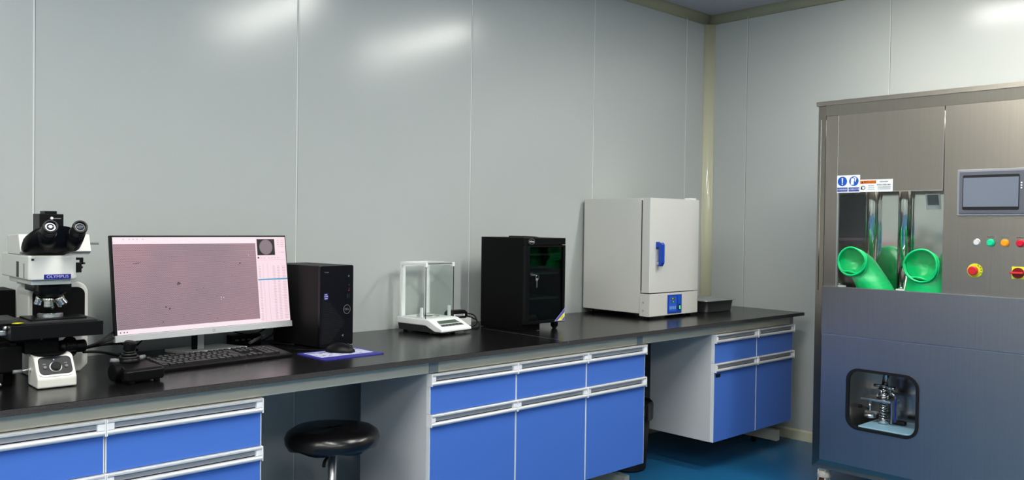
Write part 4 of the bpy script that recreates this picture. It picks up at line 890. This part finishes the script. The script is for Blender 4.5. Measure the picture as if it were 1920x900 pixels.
# stage
s = I(); s.box(0.572, 0.806, -0.505, -0.345, 0.889, 0.929, 'black_plastic', 0.002); stg = s.build('stage', mi)
I().box(0.585, 0.795, -0.49, -0.33, 0.9292, 0.934, 'dark_grey', 0.001).box(0.63, 0.775, -0.46, -0.34, 0.934, 0.939, 'black_plastic', 0.001).build('stage_plate', stg)
I().box(0.455, 0.600, -0.470, -0.34, 0.932, 0.944, 'dark_grey', 0.002).box(0.455, 0.572, -0.462, -0.445, 0.900, 0.914, 'chrome_soft', 0.003).cyl((0.568, -0.463, 0.914), (0.568, -0.463, 0.926), 0.006, 'chrome_soft').build('stage_slide', stg)
I().box(0.577, 0.606, -0.492, -0.487, 0.934, 0.9345, 'yellow').cyl((0.592, -0.487, 0.9342), (0.592, -0.487, 0.9350), 0.012, 'yellow', seg=20).build('stage_mark', stg)
s = I().box(0.614, 0.700, -0.470, -0.3065, 0.845, 0.8885, 'black_matte', 0.004).lathe((0.672, -0.47, 0.8455), (0.672, -0.47, 0.8385), [(0, 0.045), (1, 0.036)], 'black_matte', 24).cyl((0.655, -0.471, 0.885), (0.655, -0.470, 0.885), 0.0025, 'mid_grey')
s.build('focus_block', mi)
fk = I().lathe((0.700, -0.44, 0.853), (0.778, -0.44, 0.853), [(0, 0.018), (0.25, 0.021), (0.30, 0.025), (0.62, 0.025), (0.66, 0.018), (0.95, 0.018), (1, 0.015)], 'black_plastic', 28)
for k in range(14): a = 2*PI*k/14; fk.cyl((0.726, -0.44+0.025*math.cos(a), 0.853+0.025*math.sin(a)), (0.746, -0.44+0.025*math.cos(a), 0.853+0.025*math.sin(a)), 0.0028, 'black_plastic', seg=8)
fk.build('focus_knob', mi)
s = I().box(0.470, 0.612, -0.455, -0.335, 0.797, 0.868, 'black_matte', 0.004).box(0.585, 0.598, -0.45, -0.40, 0.868, 0.876, 'black_plastic', 0.001).box(0.53, 0.60, -0.40, -0.36, D+0.0, 0.797, 'black_matte', 0.002)
mo_ = s.build('stage_motor', mi)
I().cyl((0.585, -0.470, 0.800), (0.606, -0.470, 0.800), 0.005, 'mid_grey').cyl((0.606, -0.470, 0.801), (0.625, -0.470, 0.803), 0.0025, 'chrome_soft').cyl((0.6248, -0.470, 0.803), (0.629, -0.470, 0.803), 0.004, 'cap_white').build('connector', mo_)
I().box(0.535, 0.556, -0.455, -0.43, 0.768, 0.796, 'scope_white', 0.003).box(0.556, 0.566, -0.452, -0.434, 0.772, 0.794, 'black_plastic', 0.002).cyl((0.545, -0.456, 0.762), (0.560, -0.458, 0.768), 0.005, 'chrome_soft').build('plug', mo_)
# specimen
s = MB(); s.lathe((0, 0, 0), (0, 0, 0.011), [(0, 0.031), (0.1, 0.033), (0.9, 0.033), (1, 0.031)], 'chrome_soft', 40).lathe((0, 0, 0.011), (0, 0, 0.0125), [(0, 0.028), (1, 0.026)], 'chrome', 40)
tag(s.build('specimen_disc', loc=(0.690, -0.418, 0.9392)), 'round shiny specimen disc lying on the microscope stage', 'specimen')
cb = thing('controller_box', 'black box standing at the left edge of the picture behind the microscope', 'box', (0.545, -0.08, D))
MB().box(-0.115, 0.118, -0.075, 0.07, 0.006, 0.246, 'black_matte', 0.003).build('box_body', cb)
for p in ((-0.09, -0.05), (0.08, -0.05), (-0.09, 0.05), (0.08, 0.05)): MB().cyl((*p, 0), (*p, 0.006), 0.01, 'rubber_black').build('rubber_foot', cb)

# cables from the microscope to the back of the monitor
for pts, r, lb in (
    ([(0.781, -0.41, 0.842), (0.84, -0.36, 0.848), (0.93, -0.24, 0.868), (1.05, -0.10, 0.90)], 0.004, 'black cable rising from the microscope to the back of the monitor, topmost of the bunch'),
    ([(0.781, -0.395, 0.838), (0.86, -0.33, 0.842), (0.97, -0.20, 0.850), (1.10, -0.07, 0.860)], 0.004, 'black cable from the microscope to the monitor, just below the topmost one'),
    ([(0.786, -0.38, 0.834), (0.86, -0.31, 0.832), (0.96, -0.20, 0.815), (1.06, -0.05, 0.768)], 0.004, 'black cable sagging from the microscope towards the worktop behind the joystick'),
    ([(0.784, -0.40, 0.828), (0.85, -0.33, 0.814), (0.92, -0.27, 0.790), (0.99, -0.14, 0.760)], 0.004, 'lowest black cable between microscope and joystick, touching the worktop'),
    ([(0.98, -0.10, 0.760), (1.06, -0.06, 0.79), (1.12, -0.045, 0.85), (1.18, -0.04, 0.90)], 0.003, 'thin black cable climbing behind the left half of the monitor'),
    ([(1.36, -0.06, 0.90), (1.38, -0.08, 0.82), (1.47, -0.11, 0.800), (1.56, -0.10, 0.850)], 0.003, 'black cable looping behind the right half of the monitor'),
    ([(1.40, -0.10, 0.759), (1.47, -0.16, 0.759), (1.53, -0.12, 0.759), (1.58, -0.20, 0.759)], 0.003, 'black cable lying on the worktop between monitor stand and tower'),
    ([(1.43, -0.05, 0.759), (1.50, -0.08, 0.765), (1.55, -0.10, 0.80), (1.57, -0.06, 0.86)], 0.003, 'black cable standing up beside the computer tower'),
    ([(1.47, -0.35, 0.770), (1.53, -0.33, 0.7595), (1.585, -0.39, 0.7595), (1.600, -0.425, 0.766)], 0.002, 'thin mouse cable running from the keyboard towards the mouse')): cable(pts, r, lb)
s = MB().cyl((-0.03, -0.012, 0.012), (0.03, 0.012, 0.028), 0.006, 'mid_grey').cyl((0.03, 0.012, 0.028), (0.045, 0.018, 0.032), 0.003, 'chrome_soft')
tag(s.build('video_plug', loc=(1.475, -0.10, D)), 'grey cable plug lying behind the monitor', 'plug')
hb_ = thing('usb_hub', 'small black box lying behind the monitor stand on the worktop', 'hub', (1.46, -0.035, D))
MB().box(-0.06, 0.06, -0.02, 0.02, 0, 0.035, 'black_plastic', 0.003).build('hub_body', hb_)
s = MB()
for k in range(4): s.box(-0.045+k*0.024, -0.030+k*0.024, -0.0206, -0.0198, 0.014, 0.020, 'mid_grey')
s.build('hub_port', hb_)

# ================================================================== STOOL
st_ = thing('stool', 'round black padded stool on a steel pole under the worktop', 'stool', (1.518, -0.580, 0)); SH = 0.027
s = MB(); prof = [(0.001, 0.500), (0.10, 0.500), (0.135, 0.495), (0.152, 0.484), (0.159, 0.468), (0.157, 0.450), (0.148, 0.438), (0.130, 0.433), (0.001, 0.433)]
rings = [[(r*math.cos(2*PI*k/48), r*math.sin(2*PI*k/48), z+SH-(0.004*math.sin(7*2*PI*k/48) if 0.43 < z < 0.445 and r > 0.1 else 0)+(0.0015*math.sin(3*2*PI*k/48+r*20) if z > 0.48 else 0)) for k in range(48)] for r, z in prof]
s.loft(rings, 'leather_black').build('seat', st_)
MB().cyl((0, 0, 0.10), (0, 0, 0.432+SH), 0.0145, 'chrome_soft').cyl((0, 0, 0.10), (0, 0, 0.28), 0.022, 'chrome').build('pole', st_)
MB().box(-0.05, 0.05, -0.05, 0.05, 0.424+SH, 0.4325+SH, 'dark_grey').build('seat_plate', st_)
MB().tube(bez([(-0.01, -0.015, 0.420+SH), (-0.05, -0.06, 0.420+SH), (-0.085, -0.095, 0.418+SH), (-0.098, -0.110, 0.408+SH)]), 0.006, 'black_plastic').build('height_lever', st_)
for k in range(5):
    a = 2*PI*k/5+0.3; ca, sa = math.cos(a), math.sin(a)
    lg = MB().tube([(0.0, 0.0, 0.11), (0.10*ca, 0.10*sa, 0.10), (0.24*ca, 0.24*sa, 0.065)], 0.013, 'chrome', 12).build('base_leg', st_)
    MB().cyl((0.238*ca-0.010*sa, 0.238*sa+0.010*ca, 0.025), (0.238*ca+0.010*sa, 0.238*sa-0.010*ca, 0.025), 0.025, 'black_plastic').cyl((0.238*ca, 0.238*sa, 0.045), (0.238*ca, 0.238*sa, 0.062), 0.006, 'chrome').build('caster', lg)

# ================================================================== BIN
bn = thing('waste_bin', 'black plastic waste bin in the gap between two blue cabinets', 'bin', (3.355, -0.375, 0)); bn.scale = (0.92, 0.92, 1.0)
MB().lathe((0, 0, 0.0), (0, 0, 0.335), [(0, 0.095), (0.02, 0.10), (1, 0.122)], 'bin_black', 32).build('bin_body', bn)
MB().torus((0, 0, 0.337), (0, 0, 1), 0.123, 0.006, 'bin_black', 40).build('bin_rim', bn)
rings = []
for r, z in ((0.118, 0.335), (0.128, 0.346), (0.134, 0.335), (0.133, 0.26)): rings.append([((r+0.003*math.sin(11*t)+0.002*math.sin(5*t))*math.cos(t), (r+0.003*math.sin(11*t))*math.sin(t), z+0.006*math.sin(6*t)*(z < 0.3)) for t in [2*PI*k/66 for k in range(66)]])
MB().loft(rings, 'black_gloss', False, False).build('bin_liner', bn)
